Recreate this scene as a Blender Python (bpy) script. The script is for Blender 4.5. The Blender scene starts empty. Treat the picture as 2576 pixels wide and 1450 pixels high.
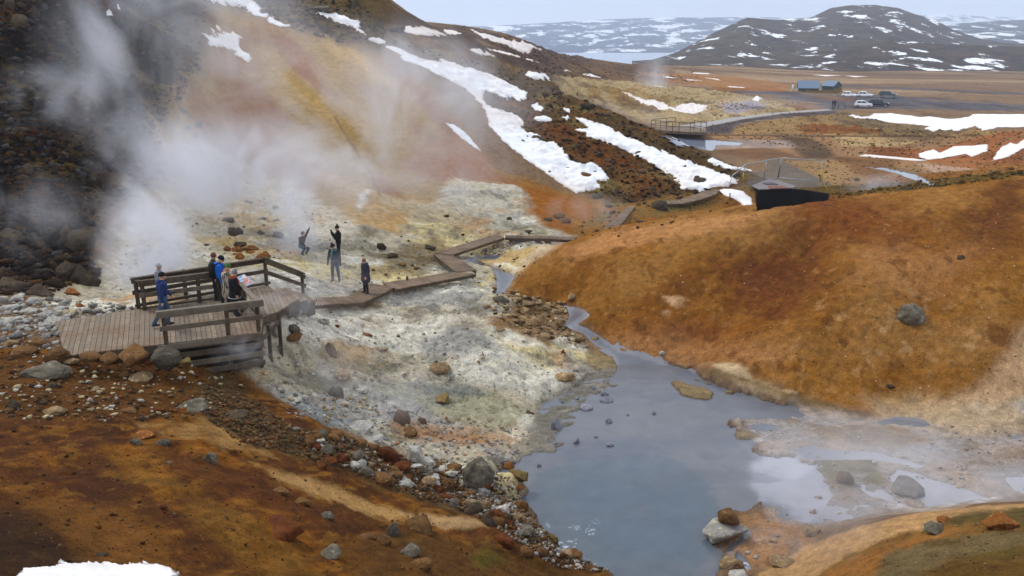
import bpy, bmesh, math, random
import numpy as np
from mathutils import Vector, Matrix, noise as mnoise
R = math.radians
random.seed(7)
C = bpy.context.scene.collection
scn = bpy.context.scene
# ------------------------------------------------------------------ camera
FPX = 887.0
TH = math.atan((288 - 32.5) / FPX)
CT, ST = math.cos(TH), math.sin(TH)
CAMZ = 14.0
cam = bpy.data.cameras.new('camera'); camo = bpy.data.objects.new('camera', cam); C.objects.link(camo)
cam.sensor_width = 36.0; cam.lens = 36.0 * FPX / 1024.0
cam.clip_start = 0.2; cam.clip_end = 20000
camo.location = (0, 0, CAMZ); camo.rotation_euler = (math.pi / 2 - TH, 0, 0)
scn.camera = camo
# ------------------------------------------------------------------ sky, sun, exposure
SUN_EL, SUN_AZ = R(48), R(-55)      # azimuth measured from +Y towards +X
w = bpy.data.worlds.new('World'); scn.world = w; w.use_nodes = True
nt = w.node_tree; nt.nodes.clear()
out = nt.nodes.new('ShaderNodeOutputWorld'); bg = nt.nodes.new('ShaderNodeBackground')
sky = nt.nodes.new('ShaderNodeTexSky'); sky.sky_type = 'NISHITA'; sky.sun_disc = False
sky.sun_elevation = SUN_EL; sky.sun_rotation = SUN_AZ; sky.dust_density = 3.0; sky.air_density = 1.2
tc = nt.nodes.new('ShaderNodeTexCoord'); sp = nt.nodes.new('ShaderNodeSeparateXYZ')
nz = nt.nodes.new('ShaderNodeTexNoise'); nz.inputs['Scale'].default_value = 2.2; nz.inputs['Detail'].default_value = 5
mp = nt.nodes.new('ShaderNodeMapping'); mp.inputs['Scale'].default_value = (1, 1, 5)
nt.links.new(tc.outputs['Generated'], mp.inputs['Vector']); nt.links.new(mp.outputs[0], nz.inputs['Vector'])
rmp = nt.nodes.new('ShaderNodeValToRGB')
rmp.color_ramp.elements[0].position = 0.38; rmp.color_ramp.elements[0].color = (7.2, 7.9, 9.1, 1)
rmp.color_ramp.elements[1].position = 0.66; rmp.color_ramp.elements[1].color = (9.3, 9.9, 10.9, 1)
nt.links.new(nz.outputs['Fac'], rmp.inputs[0])
nt.links.new(tc.outputs['Generated'], sp.inputs[0])
hr = nt.nodes.new('ShaderNodeMapRange'); hr.inputs['From Min'].default_value = 0.0; hr.inputs['From Max'].default_value = 0.045
nt.links.new(sp.outputs['Z'], hr.inputs['Value'])
hm = nt.nodes.new('ShaderNodeMix'); hm.data_type = 'RGBA'
hm.inputs[6].default_value = (10.0, 10.4, 10.9, 1)
nt.links.new(hr.outputs[0], hm.inputs[0]); nt.links.new(rmp.outputs[0], hm.inputs[7])
mx = nt.nodes.new('ShaderNodeMix'); mx.data_type = 'RGBA'; mx.inputs[0].default_value = 0.82
nt.links.new(sky.outputs[0], mx.inputs[6]); nt.links.new(hm.outputs[2], mx.inputs[7])
nt.links.new(mx.outputs[2], bg.inputs['Color']); bg.inputs['Strength'].default_value = 0.1
nt.links.new(bg.outputs[0], out.inputs['Surface'])
sl = bpy.data.lights.new('sun', 'SUN'); sl.energy = 1.6; sl.angle = R(12); sl.color = (1.0, 0.97, 0.92)
so = bpy.data.objects.new('sun', sl); C.objects.link(so)
sd = Vector((math.sin(SUN_AZ) * math.cos(SUN_EL), math.cos(SUN_AZ) * math.cos(SUN_EL), math.sin(SUN_EL)))
so.rotation_euler = sd.to_track_quat('Z', 'Y').to_euler()
scn.view_settings.view_transform = 'Standard'; scn.view_settings.look = 'None'
scn.view_settings.exposure = 0.33; scn.view_settings.gamma = 1.0
scn.cycles.volume_step_rate = 1.0; scn.cycles.volume_max_steps = 128; scn.cycles.volume_bounces = 2; scn.cycles.transparent_max_bounces = 16
# ------------------------------------------------------------------ pixel <-> place helpers (o = photo at 2576 px wide)
OS = 2576 / 1024.0
def us(ox, oy):
    px, py = ox / OS, oy / OS
    a = (py - 288) / FPX
    dz = -ST - a * CT; dy = CT - a * ST
    return (px - 512) / FPX / dy, dz / dy
def atz(ox, oy, z):
    u, s = us(ox, oy); D = (z - CAMZ) / s
    return Vector((u * D, D, z))
def atd(ox, oy, D):
    u, s = us(ox, oy); return Vector((u * D, D, CAMZ + s * D))
def crop(x0, y0, sc):     # reader for enlarged crops of the photo
    return lambda pts: [((x0 + x / sc) * 2576 / 4096., (y0 + y / sc) * 2576 / 4096.) for x, y in pts]
K1 = crop(0, 0, 1.813); K2 = crop(1400, 0, 1.813); K3 = crop(2600, 0, 1.706); K4 = crop(0, 700, 1.813); K5 = crop(1200, 700, 1.813)
K6 = crop(2600, 700, 1.706); K7 = crop(0, 1456, 1.706); K8 = crop(1200, 1456, 1.706); K9 = crop(2600, 1456, 1.706)
KD = crop(2820, 580, 4.6); KE = crop(2500, 400, 2.862); KF = crop(3100, 280, 4.293); KG = crop(500, 980, 3.02); KH = crop(840, 1000, 4.265)
KI = crop(1100, 850, 3.625)
# ------------------------------------------------------------------ numpy noise
def _h(ix, iy, seed):
    h = (ix.astype(np.int64) * 374761393 + iy.astype(np.int64) * 668265263 + seed * 1442695041) & 0x7fffffff
    h = ((h ^ (h >> 13)) * 1274126177) & 0x7fffffff
    return ((h ^ (h >> 16)) & 0xffff).astype(np.float32) / 65535.0
def vn(x, y, seed=0):
    ix = np.floor(x); iy = np.floor(y); fx = (x - ix).astype(np.float32); fy = (y - iy).astype(np.float32)
    fx = fx * fx * (3 - 2 * fx); fy = fy * fy * (3 - 2 * fy)
    a = _h(ix, iy, seed); b = _h(ix + 1, iy, seed); c = _h(ix, iy + 1, seed); d = _h(ix + 1, iy + 1, seed)
    return (a + (b - a) * fx) * (1 - fy) + (c + (d - c) * fx) * fy
def fbm(x, y, octv=4, seed=0, gain=0.5):
    t = 0; a = 1.0; n = 0.0
    for k in range(octv):
        t = t + a * (vn(x, y, seed + k * 17) - 0.5) * 2; n += a
        x, y = x * 1.93 + y * 0.5 + 11.3, y * 1.93 - x * 0.5 + 5.1; a *= gain
    return t / n
# ------------------------------------------------------------------ surfaces z = CAMZ + S(u, ln y) * y
class Sheet:
    def __init__(s, u, v, S):
        s.u, s.v, s.S = u, v, S
        s.RM = np.maximum.accumulate(S, axis=0)          # rows = v, cols = u
    def hit(s, ox, oy, default=None):
        u, t = us(ox, oy)
        i = int(round((u - s.u[0]) / (s.u[1] - s.u[0]))); i = min(max(i, 0), len(s.u) - 1)
        j = int(np.searchsorted(s.RM[:, i], t))
        if j >= len(s.v): return default
        j = max(j, 1); a, b = s.RM[j - 1, i], s.RM[j, i]
        f = (t - a) / (b - a) if b > a else 1.0
        return u, s.v[j - 1] + (s.v[j] - s.v[j - 1]) * min(max(f, 0), 1)
    def z(s, x, y):
        u = x / y; v = math.log(y)
        fi = (u - s.u[0]) / (s.u[1] - s.u[0]); i = int(min(max(fi, 0), len(s.u) - 2)); fi -= i
        j = int(min(max(np.searchsorted(s.v, v) - 1, 0), len(s.v) - 2)); fj = (v - s.v[j]) / (s.v[j + 1] - s.v[j])
        S = s.S
        t = (S[j, i] * (1 - fi) + S[j, i + 1] * fi) * (1 - fj) + (S[j + 1, i] * (1 - fi) + S[j + 1, i + 1] * fi) * fj
        return CAMZ + float(t) * y
    def pt(s, ox, oy):
        h = s.hit(ox, oy)
        if h is None: h = (us(ox, oy)[0], s.v[-2])
        y = math.exp(h[1]); x = h[0] * y
        return Vector((x, y, s.z(x, y)))
    def poly(s, pts, step=8.0):
        o = []
        for k in range(len(pts)):
            a, b = pts[k], pts[(k + 1) % len(pts)]
            n = max(1, int(math.hypot(b[0] - a[0], b[1] - a[1]) / step))
            for q in range(n):
                h = s.hit(a[0] + (b[0] - a[0]) * q / n, a[1] + (b[1] - a[1]) * q / n)
                if h is not None: o.append(h)
        return np.array(o, dtype=np.float64)
def sdist(P, U, V):
    """signed distance (>0 inside) of points to polygon P"""
    d = np.full(U.shape, 1e9); ins = np.zeros(U.shape, bool)
    n = len(P)
    for k in range(n):
        ax, ay = P[k]; bx, by = P[(k + 1) % n]
        ex, ey = bx - ax, by - ay; L = ex * ex + ey * ey
        if L < 1e-14: continue
        t = np.clip(((U - ax) * ex + (V - ay) * ey) / L, 0, 1)
        d = np.minimum(d, (U - ax - t * ex) ** 2 + (V - ay - t * ey) ** 2)
        if ay != by:
            c = ((ay > V) != (by > V)) & (U < (V - ay) * ex / ey + ax)
            ins ^= c
    d = np.sqrt(d)
    return np.where(ins, d, -d)
def region(sh, U, V, P, soft=0.006, ragged=0.0, NZ=None):
    """0..1 mask of a traced outline on the sheet"""
    m = np.zeros(U.shape, np.float32)
    pad = soft + ragged + 0.004
    b = (U > P[:, 0].min() - pad) & (U < P[:, 0].max() + pad) & (V > P[:, 1].min() - pad) & (V < P[:, 1].max() + pad)
    if not b.any(): return m
    d = sdist(P, U[b], V[b])
    if ragged: d = d + NZ[b] * ragged
    t = np.clip(d / (2 * soft) + 0.5, 0, 1); m[b] = t * t * (3 - 2 * t)
    return m
# ------------------------------------------------------------------ ground shape
CP = []
def P(ox, oy, D=None, z=None):
    u, s = us(ox, oy)
    if D is None: D = (z - CAMZ) / s
    CP.append((u, math.log(D), s))
def Hd(ox, oy, D, z):
    u, s = us(ox, oy); CP.append((u, math.log(D), (z - CAMZ) / D))
for a in [(1400,1250),(1330,1150),(1400,1010),(1480,950),(1550,930),(1600,1200),(1700,1000),(1500,1400),(1850,1100),(1950,1250),(1700,1300)]: P(*a, z=-.02)
for ox,oy,z in [(1650,912,.05),(1750,955,.05),(1840,1440,.1),(2100,1100,.1),(2300,1150,.12),(2500,1100,.2),(2576,1200,.2),(2000,1050,.05),(2350,1240,.15),(2050,1230,.05),(2200,1200,.05),
    (1500,850,.4),(1440,790,.7),(1390,750,.9),(1260,740,1.2),(1270,700,1.3),(1190,650,1.4),(1300,640,1.5),(1350,610,1.6),
    (1100,800,1.75),(900,850,2.5),(1100,950,1.2),(1300,850,1.0),(1400,850,.7),(1400,930,.35),(1250,950,.8),(700,900,3.3),(800,1000,2.4),(1000,1050,1.4),(1200,1050,.6),(600,960,3.6),(720,830,4.05),(700,795,4.45),(680,820,4.4),(760,800,3.75),(800,800,3.1),(900,760,2.35),
    (830,700,2.7),(760,640,3.2),(1000,640,2.2),(1100,560,2.2),(1000,560,2.6),(900,600,2.8),(800,560,3.2),(1000,700,2.15),(1100,660,1.9),(1200,600,1.8),(1180,720,1.9),(1050,760,2.0),(800,790,3.2),(860,790,2.7),
    (60,760,4.9),(150,850,4.9),(130,780,4.75),(250,765,4.35),(320,740,4.0),(300,700,3.9),(450,650,3.7),(600,640,3.5),(700,690,3.6),(560,880,4.1),(660,890,4.0),(400,900,4.5),(200,700,4.3),(100,700,4.7),
    (400,600,4.3),(280,640,4.3),(500,560,4.0),(1450,620,1.7),(1550,540,1.6),(1650,530,1.6)]: P(ox,oy,z=z)
for ox,oy,D in [(600,470,59),(600,300,67),(600,150,77),(600,0,90),(900,580,51),(900,470,58),(900,300,70),(900,150,82),(900,50,93),(870,0,99),(750,520,54),(750,380,64),(750,200,75),(750,40,88),
    (350,450,49),(350,300,54),(350,150,62),(350,0,72),(350,590,44),(0,600,38),(0,450,41),(0,300,46),(0,150,51),(0,0,57),(150,550,40),(150,350,47),(150,150,55),(150,0,63),(480,450,54),(480,250,62),(480,60,76),(60,660,36),
    (0,-200,66),(300,-200,84),(600,-200,106),(800,-150,118),(-300,0,54),(-300,300,42),(-300,600,35),(-300,-200,62),
    (1200,450,66),(1200,350,74),(1200,250,84),(1200,150,98),(1200,100,122),(1050,500,60),(1050,350,70),(1050,200,82),(1050,110,96),(1050,80,125),
    (1450,490,68),(1450,400,74),(1450,300,85),(1350,500,64),(1350,350,77),(1350,250,92),
    (1370,190,106),(1380,215,104),(1440,248,99),(1500,265,96),(1600,310,90),(1700,345,85),(1760,385,81),(1840,412,78),(1890,445,75),
    (1600,450,73),(1700,500,68),(1550,400,77),(1750,440,75),
    (1250,200,112),(1300,160,145),(1350,180,160),(1100,110,140),(960,36,125),(1100,66,180),(1200,80,205),(1300,95,230),(1380,130,262),(1480,147,330),
    (1400,200,210),(1500,215,195),(1500,250,160),(1600,280,150),(1700,310,138),(1600,200,260),(1500,165,300),(1650,165,480),(1800,165,560),(1800,200,300),(1900,232,245),(1700,250,190),(1850,265,185),
    (2000,180,560),(2300,178,620),(2576,180,640),(2000,205,330),(2300,205,330),(2576,210,330),(2200,268,205),(2500,262,215),(2100,235,248),(2400,235,255),(2576,235,270),
    # orange hill on the right
    (1300,730,42.5),(1400,700,44),(1400,640,46.5),(1450,601,49),(1350,660,46),(1500,780,40),(1500,700,42.5),(1500,630,45.5),(1520,575,48.5),(1700,905,36.6),(1700,830,38),(1700,750,40),(1700,650,43),(1700,550,48),(1620,562,48),
    (1900,960,33.6),(1900,800,36.5),(1900,650,41),(1880,515,48),(2080,1005,32.2),(2080,850,35),(2080,700,38.8),(2080,580,43),(2080,488,48.5),(2300,1050,31),(2300,850,34.5),(2300,700,38),(2300,560,42.5),(2300,468,48.5),
    (2500,1060,30.2),(2500,850,33.8),(2500,700,37),(2500,550,42),(2500,436,48.5),(2650,424,48.5),(2650,700,37),(2900,400,48.5),(2900,700,37),
    # foreground
    (0,1450,9.5),(300,1450,11.2),(650,1450,13),(1000,1450,15.6),(1200,1440,18),(1400,1450,20.3),(0,1200,14.5),(0,1000,20),(0,900,24),(300,1200,16),(300,1000,21.2),(300,930,24.3),(500,1100,19.6),(500,1300,14.5),(700,1200,19),(700,1300,16.2),
    (900,1300,19),(1000,1200,22.6),(800,1080,23.5),(1100,1200,24.3),(1200,1250,23.3),(1200,1350,20.6),(1300,1300,22.3),(500,980,23.5),(650,1050,22.5),
    (2576,1450,15),(2300,1450,16.8),(2000,1450,19.9),(2576,1268,20.2),(2450,1275,20.6),(2300,1292,21),(2150,1325,21.6),(2000,1380,22.2),(2800,1350,16),(2800,1240,20.5),(2800,1100,31)]: P(ox,oy,D=D)
for ox,oy,D,z in [(2000,1330,23.2,.25),(2300,1200,23.6,.3),(2576,1200,24,.4),(2800,1200,24,.4),
    (1400,600,56,1.4),(1520,560,57,1.3),(1700,540,58,1.4),(1900,500,60,1.2),(2080,480,60,1.8),(2300,470,62,2),(2500,440,64,2.4),(2700,430,64,3),
    (1700,540,64,1.3),(1900,500,68,.6),(2080,480,72,.2),(2300,470,76,.0),(2500,440,80,.2),
    (1960,470,81,.35),(2150,450,86,.1),(2300,430,93,-.1),(2400,400,110,-.8),(2500,380,112,0),(2500,345,128,.4),(2576,330,140,.3),(2700,330,140,.3),(2200,345,132,-.4),(2000,350,122,-.4),(1900,400,102,-.2),(1780,350,124,-.5),(2000,300,155,-1.4),(2300,305,160,-2.2),(2576,290,178,-2.3),
    (1370,190,125,4),(1440,248,116,2.5),(1500,265,112,1.8),(1600,310,104,.6),(1700,345,97,0),(1780,385,92,-.2),(1850,412,88,0),
    (1370,190,150,3),(1500,240,135,1.6),
    (870,0,130,16),(870,0,200,14),(600,0,120,24),(600,0,250,24),(1480,150,600,-18),(1300,95,420,2),(1100,66,400,8),(1500,150,1500,-60),(1800,150,1500,-55),(1300,100,1500,-60),(900,60,1500,-60),(1000,60,700,-10),
    (2300,170,1500,-50),(2700,170,1500,-50),(1500,150,4500,-90),(2400,170,4500,-90),(600,100,4500,-90),(0,0,200,22),(0,0,1500,-40),(1650,150,1000,-38),
    (0,1450,4,10.9),(1200,1450,5,9.6),(2576,1450,5,9.6),(1200,1450,10,5.4),(1200,1450,14,3.4),(1700,1450,17,1.2),(1700,1450,10,4.6),(2300,1450,10,6.2),(-300,1450,6,9.3),(2900,1450,8,7.8),(1200,1450,2.5,11.8),(2200,1450,2.5,11.8),(300,1450,2.5,11.8)]: Hd(ox,oy,D,z)
CPA = np.array(CP)
def rbf_fit(cp, lam=2e-3, c=0.03):
    n = len(cp); X = cp[:, :2] * np.array([1.3, 1.0])
    r = np.sqrt(((X[:, None] - X[None]) ** 2).sum(-1) + c * c)
    A = np.zeros((n + 3, n + 3)); A[:n, :n] = -r + np.eye(n) * lam
    A[:n, n] = 1; A[:n, n + 1:] = X; A[n, :n] = 1; A[n + 1:, :n] = X.T
    return X, np.linalg.solve(A, np.r_[cp[:, 2], 0, 0, 0]), c
def rbf_eval(f, u, v):
    X, wt, c = f; n = len(X)
    o = (wt[n] + wt[n + 1] * u * 1.3 + wt[n + 2] * v).astype(np.float32)
    uu = (u * 1.3).astype(np.float32); vv = v.astype(np.float32); cc = np.float32(c * c)
    for k in range(n):
        o -= np.float32(wt[k]) * np.sqrt((uu - np.float32(X[k, 0])) ** 2 + (vv - np.float32(X[k, 1])) ** 2 + cc)
    return o
RES = 1.0
gu = np.linspace(-0.98, 0.98, int(1250 * RES))
segs = [(1.5, 12, .03), (12, 18, .006), (18, 34, .0024), (34, 60, .0021), (60, 110, .0021), (110, 260, .004), (260, 5200, .012)]
gv = []
for a, b, st in segs: gv += list(np.arange(math.log(a), math.log(b), st / RES))
gv = np.array(gv)
GU, GV = np.meshgrid(gu, gv); GD = np.exp(GV); GX = GU * GD
S0 = rbf_eval(rbf_fit(CPA), GU, GV)
base = Sheet(gu, gv, S0)
print('ground grid', GU.shape)
# ------------------------------------------------------------------ ground colours (albedo only)
def A(r, g, b, k=1.02):
    l_ = .3 * r + .55 * g + .15 * b; r, g, b = [l_ + (q - l_) * 1.0 for q in (r, g, b)]; w_ = min(max((r - b) / 70., 0), 1); r, g, b = r * (1 - .04 * w_), g * (1 - .025 * w_), b * (1 - w_ * (.24 if l_ < 85 else .24 - .18 * min((l_ - 85) / 35., 1)))
    f = lambda c: ((c / 255.) / 12.92 if c / 255. <= .04045 else ((c / 255. + .055) / 1.055) ** 2.4)
    return np.array([min(f(x) / k, .9) for x in (r, g, b)], np.float32)
GY = GD + (CAMZ + S0 * GD) * 1.2
NZ = fbm(GU * 55, GV * 45, 5, 3, .6)                      # ragged outlines
NW = fbm(GX * .35, GY * .35, 5, 21, .6)                    # world scale, 3 m and finer
NX = fbm(GX * 1.3, GY * 1.3, 4, 33, .6)
NL = fbm(GX * .07, GY * .07, 4, 41)                       # 15 m
fade = np.clip((140 - GD) / 80, 0, 1).astype(np.float32); NX *= fade
NF2 = fbm(GX * .9, GY * .6, 4, 303, .7) * np.clip((GD - 90) / 60, 0, 1) * np.clip((500 - GD) / 200, 0, 1)
NF = fbm(GX * .22, GY * .13, 5, 301, .62) * np.clip((GD - 70) / 60, 0, 1) * np.clip((420 - GD) / 200, 0, 1) + fbm(GX * .03, GY * .035, 5, 302, .65) * np.clip((GD - 220) / 200, 0, 1)
COL = np.empty(GU.shape + (3,), np.float32); COL[:] = A(132, 104, 82)
RUF = np.where(GD > 190, .012, .05).astype(np.float32)                   # relief amplitude in metres
PEB = np.zeros(GU.shape, np.float32)                       # pebble / crust amount
Z = CAMZ + S0 * GD
def M(pts, soft=.01, rag=.0): return region(base, GU, GV, base.poly(pts), soft, rag, NZ)
def paint(m, col, op=1.0):
    global COL
    b = m > 0.003; a = (m[b] * op)[:, None]; COL[b] = COL[b] * (1 - a) + col * a
def amp(m, v):
    b = m > 0.003; RUF[b] = RUF[b] * (1 - m[b]) + v * m[b]
def peb(m, v):
    b = m > 0.003; PEB[b] = PEB[b] * (1 - m[b]) + v * m[b]
def st(n, lo, hi): 
    t = np.clip((n - lo) / (hi - lo), 0, 1); return t * t * (3 - 2 * t)
def line(pts, wid, rag=0.0):
    H = base.poly(pts + pts[::-1][1:-1], 6); d = np.full(GU.shape, 1e9, np.float32)
    b = (GU > H[:, 0].min() - .02) & (GU < H[:, 0].max() + .02) & (GV > H[:, 1].min() - .02) & (GV < H[:, 1].max() + .02)
    dd = np.full(b.sum(), 1e9); U = GU[b] ; V = GV[b]
    for k in range(len(H) // 2 + 1):
        a = H[k]; c = H[(k + 1) % len(H)]; e = c - a; L = (e ** 2).sum()
        if L < 1e-14: continue
        t = np.clip(((U - a[0]) * e[0] + (V - a[1]) * e[1]) / L, 0, 1)
        dd = np.minimum(dd, (U - a[0] - t * e[0]) ** 2 + (V - a[1] - t * e[1]) ** 2)
    d[b] = np.sqrt(dd) + NZ[b] * rag
    return np.clip(1.5 - d / wid, 0, 1)
# far plain, ridge and yellow hills
far = st(GD, 190, 260)
paint(far, A(124, 98, 80)); paint(far * st(fbm(GX * .008, GY * .05, 4, 5), -.1, .4), A(158, 130, 104)); paint(far * st(fbm(GX * .01, GY * .06, 4, 9), .1, .4), A(100, 76, 62))
m = M([(840,-60),(1000,20),(1300,85),(1500,135),(1640,160),(1750,200),(1500,205),(1380,190),(1150,110),(950,60)], .01, .01); paint(m, A(98, 72, 58)); paint(m * st(NL, 0, .4), A(120, 88, 66))
m = M([(900,10),(1250,85),(1480,150),(1440,200),(1300,175),(1150,115),(960,60)], .01, .01); paint(m, A(88, 68, 62)); amp(m, .25)
m = M([(1385,190),(1560,205),(1690,215),(1840,235),(1990,265),(2080,280),(1700,335),(1580,290),(1470,250),(1420,240)], .006, .006); paint(m, A(176, 150, 112)); amp(m, .3)
m = M([(1450,212),(1600,225),(1720,250),(1640,285),(1520,262),(1440,235)], .01, .01); paint(m * st(fbm(GX * .35, GY * .05, 3, 8), -.1, .3), A(150, 116, 70))
m = M([(1600,180),(1850,192),(1990,215),(1960,235),(1700,210)], .008, .008); paint(m, A(160, 112, 72))
m = M(K3([(420,590),(900,610),(960,620),(560,640),(430,610)]), .003, .003); paint(m, A(150, 96, 55))
m = M(K3([(380,700),(700,680),(900,740),(640,790),(420,800),(250,780)]), .005, .005); paint(m, A(186, 160, 128))
m = M(K3([(480,720),(700,700),(800,730),(640,770),(520,770)]), .006, .006); paint(m, A(165, 155, 160))
m = M(K3([(900,720),(1080,700),(1190,740),(1000,755)]), .003, .003); paint(m, A(128, 86, 62))
# middle distance
m = M(K3([(560,890),(900,800),(1100,790),(1400,800),(1700,850),(2000,900),(2552,890),(2552,960),(2000,940),(1000,915),(560,915)]), .004, .005); paint(m, A(160, 126, 84)); amp(m, .3)
m = M(K3([(1000,870),(1150,850),(1500,880),(1620,910),(1050,915)]), .003, .005); paint(m, A(136, 82, 48))
m = M(K3([(1280,770),(1640,840),(2000,890),(2300,880),(2000,930),(1400,870),(1230,830)]), .003, .004); paint(m, A(128, 104, 80)); amp(m, .3)
m = M(K3([(380,925),(2552,925),(2552,1000),(1900,1180),(1200,1060),(700,1070),(380,1010)]), .004, .004); paint(m, A(158, 118, 84))
m = M(K3([(1230,930),(1700,935),(1850,960),(1600,1010),(1300,990)]), .004, .004); paint(m, A(184, 150, 108))
m = M(K3([(380,915),(1180,925),(2552,925),(2552,938),(1100,935),(380,925)]), .002, .001); paint(m, A(105, 76, 60))
m = M(K3([(900,930),(1100,945),(1210,1000),(1260,1060),(1200,1085),(1060,1075),(960,1010),(880,960)]), .006, .002); paint(m, A(98, 76, 62)); peb(m, .5)
m = M(K3([(400,1030),(800,1000),(1000,1070),(1100,1085),(700,1090),(480,1050)]), .006, .004); paint(m, A(122, 88, 68))
m = M(K3([(600,950),(940,960),(1000,1010),(650,1010),(420,1020),(300,990)]), .008, .002); paint(m, A(160, 138, 128))
m = M(K3([(930,1100),(1400,1090),(1900,1260),(1800,1300),(1200,1290),(1100,1180)]), .005, .004); paint(m, A(158, 122, 84))
m = M(K3([(1250,1070),(1700,1080),(1650,1190),(1500,1230),(1280,1100)]), .008, .006); paint(m, A(132, 92, 66))
m = M(K3([(1500,1000),(1900,1020),(2400,900),(2552,900),(2552,1240),(2200,1200),(1900,1100),(1500,1060)]), .006, .006); paint(m, A(160, 98, 60)); paint(m * st(NL, 0, .3), A(128, 74, 46))
m = M(K3([(1800,1110),(2490,1180),(2480,1190),(1950,1180)]), .003, .002); paint(m, A(182, 146, 126))
m = M(K3([(1650,1240),(1940,1250),(1700,1320),(1560,1320)]), .004, .004); paint(m, A(190, 172, 140))
m = M(KD([(1130,230),(1420,290),(1600,400),(2000,560),(2400,760),(2300,900),(1500,900),(900,800),(250,760),(560,700),(700,520),(1000,500),(1180,430),(1120,330)]), .003, .002); paint(m, A(106, 98, 92), .8); peb(m, .4); gravelroad = m
lot = M(K3([(560,622),(760,620),(980,628),(1060,646),(1290,650),(1330,636),(1700,655),(2100,682),(2700,722),(2700,760),(1650,742),(1380,745),(1240,752),(1120,730),(1150,700),(850,672),(960,655),(760,640),(580,635)]), .002, .0006); paint(lot, A(88, 84, 88))
m = M(K3([(1070,664),(1200,655),(1390,664),(1410,690),(1320,692),(1180,684)]), .002, .001); paint(m, A(112, 84, 76))
m = M(K3([(1040,570),(1300,578),(1700,594),(2700,640),(2700,655),(1700,610),(1300,592),(1140,588)]), .0015, .0006); paint(m, A(98, 88, 90))
m = M(KE([(480,380),(560,290),(900,240),(1200,190),(1600,140),(2400,90),(2500,130),(1900,190),(1300,290),(1000,380)]), .006); amp(m, .0); paint(M(KE([(930,305),(1380,215),(1800,158),(2385,118),(2450,150),(2100,190),(1500,235),(1260,285),(1210,378),(900,380)]), .003, .001), A(84, 76, 80))
m = M(K3([(900,540),(1500,540),(2552,640),(2552,770),(1200,760),(800,680)]), .01); amp(m, .0)
# left scree and moss above it
scree = M([(-600,-300),(560,-300),(545,60),(520,140),(470,240),(395,330),(420,420),(300,470),(230,560),(210,640),(130,690),(-600,720)], .035, .03)
paint(scree, A(38, 28, 22)); amp(scree, .5); peb(scree, 1.0)
paint(scree * st(NW, .05, .5), A(92, 54, 24), .8); paint(scree * st(fbm(GX * .5, GY * .5, 4, 77), .1, .45), A(54, 52, 52)); paint(scree * st(fbm(GX * .3, GY * .3, 4, 78), .22, .5), A(104, 84, 40), .8); paint(scree * st(fbm(GX * .25, GY * .25, 4, 79), .2, .5), A(26, 22, 20))
m = M([(560,-300),(1000,-60),(990,60),(1000,120),(870,110),(760,80),(640,30),(560,20)], .02, .03); paint(m, A(98, 76, 46)); amp(m, .35); peb(m, .7); paint(m * st(NW, .1, .4), A(62, 48, 34)); paint(m * st(NX, .2, .5), A(140, 112, 66))
# orange slope
sl_ = M([(540,20),(640,40),(760,85),(880,120),(985,165),(1090,240),(1170,330),(1230,430),(1430,490),(1540,520),(1560,560),(1430,596),(1250,590),(1000,560),(880,570),(760,520),(560,420),(430,430),(390,340),(480,220),(520,140)], .022, .018)
paint(sl_, A(170, 130, 60)); amp(sl_, .05)
stk = fbm((GX + GY * .45) * .30, (GY - GX * .3) * .05, 4, 55)
paint(sl_ * st(stk, .05, .45), A(192, 152, 88)); paint(sl_ * st(-stk, .05, .5), A(150, 92, 40))
m = M([(1000,420),(1130,330),(1190,360),(1250,440),(1430,490),(1540,530),(1500,560),(1330,560),(1230,500),(1120,470)], .02, .012); paint(m, A(154, 92, 30)); paint(m * st(stk, 0, .4), A(176, 112, 46))
m = M([(820,430),(1000,500),(1150,500),(1250,560),(1050,600),(900,590),(860,520)], .02, .02); paint(m, A(200, 160, 108), .85)
m = M([(560,60),(660,70),(640,200),(560,260),(540,160)], .02, .02); paint(m, A(150, 100, 48))
for p, wd in ((([(1205,405),(1250,440),(1275,462),(1320,485),(1340,505)]), .0010), ([(840,290),(870,340),(905,395),(935,440),(960,500)], .0012)):
    m = line(p, wd, .001); paint(m, A(110, 74, 40), .7); Z -= m * .06
# spur between the snow bands
spur = M([(985,115),(1150,110),(1330,180),(1372,186),(1420,240),(1500,262),(1600,308),(1700,343),(1800,400),(1900,440),(1830,480),(1740,505),(1640,525),(1590,540),(1500,500),(1430,470),(1330,380),(1240,300),(1210,240),(1130,200),(1040,150)], .008, .012)
paint(spur, A(92, 70, 46)); amp(spur, .28); peb(spur, .9); paint(spur * st(NW, .0, .4), A(118, 70, 32)); paint(spur * st(NX, .1, .5), A(62, 50, 38)); paint(spur * st(fbm(GX * .3, GY * .3, 4, 88), .15, .45), A(126, 106, 68))
m = M([(1330,290),(1480,330),(1560,380),(1700,470),(1600,500),(1480,400),(1330,330)], .02, .02); paint(m, A(112, 62, 26), .7)
m = M([(1000,110),(1350,185),(1400,240),(1200,215),(1060,150)], .015, .015); paint(m, A(104, 88, 76), .6)
m = M([(1520,520),(1640,500),(1900,470),(1900,520),(1600,570),(1500,600),(1440,590)], .01, .01); paint(m, A(142, 98, 52)); paint(m * st(NX, .0, .4), A(112, 98, 62)); amp(m, .08)
m = M([(1650,500),(1780,510),(1870,500),(1870,530),(1720,548),(1640,552)], .006, .006); paint(m, A(104, 90, 56)); amp(m, .12)
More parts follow.
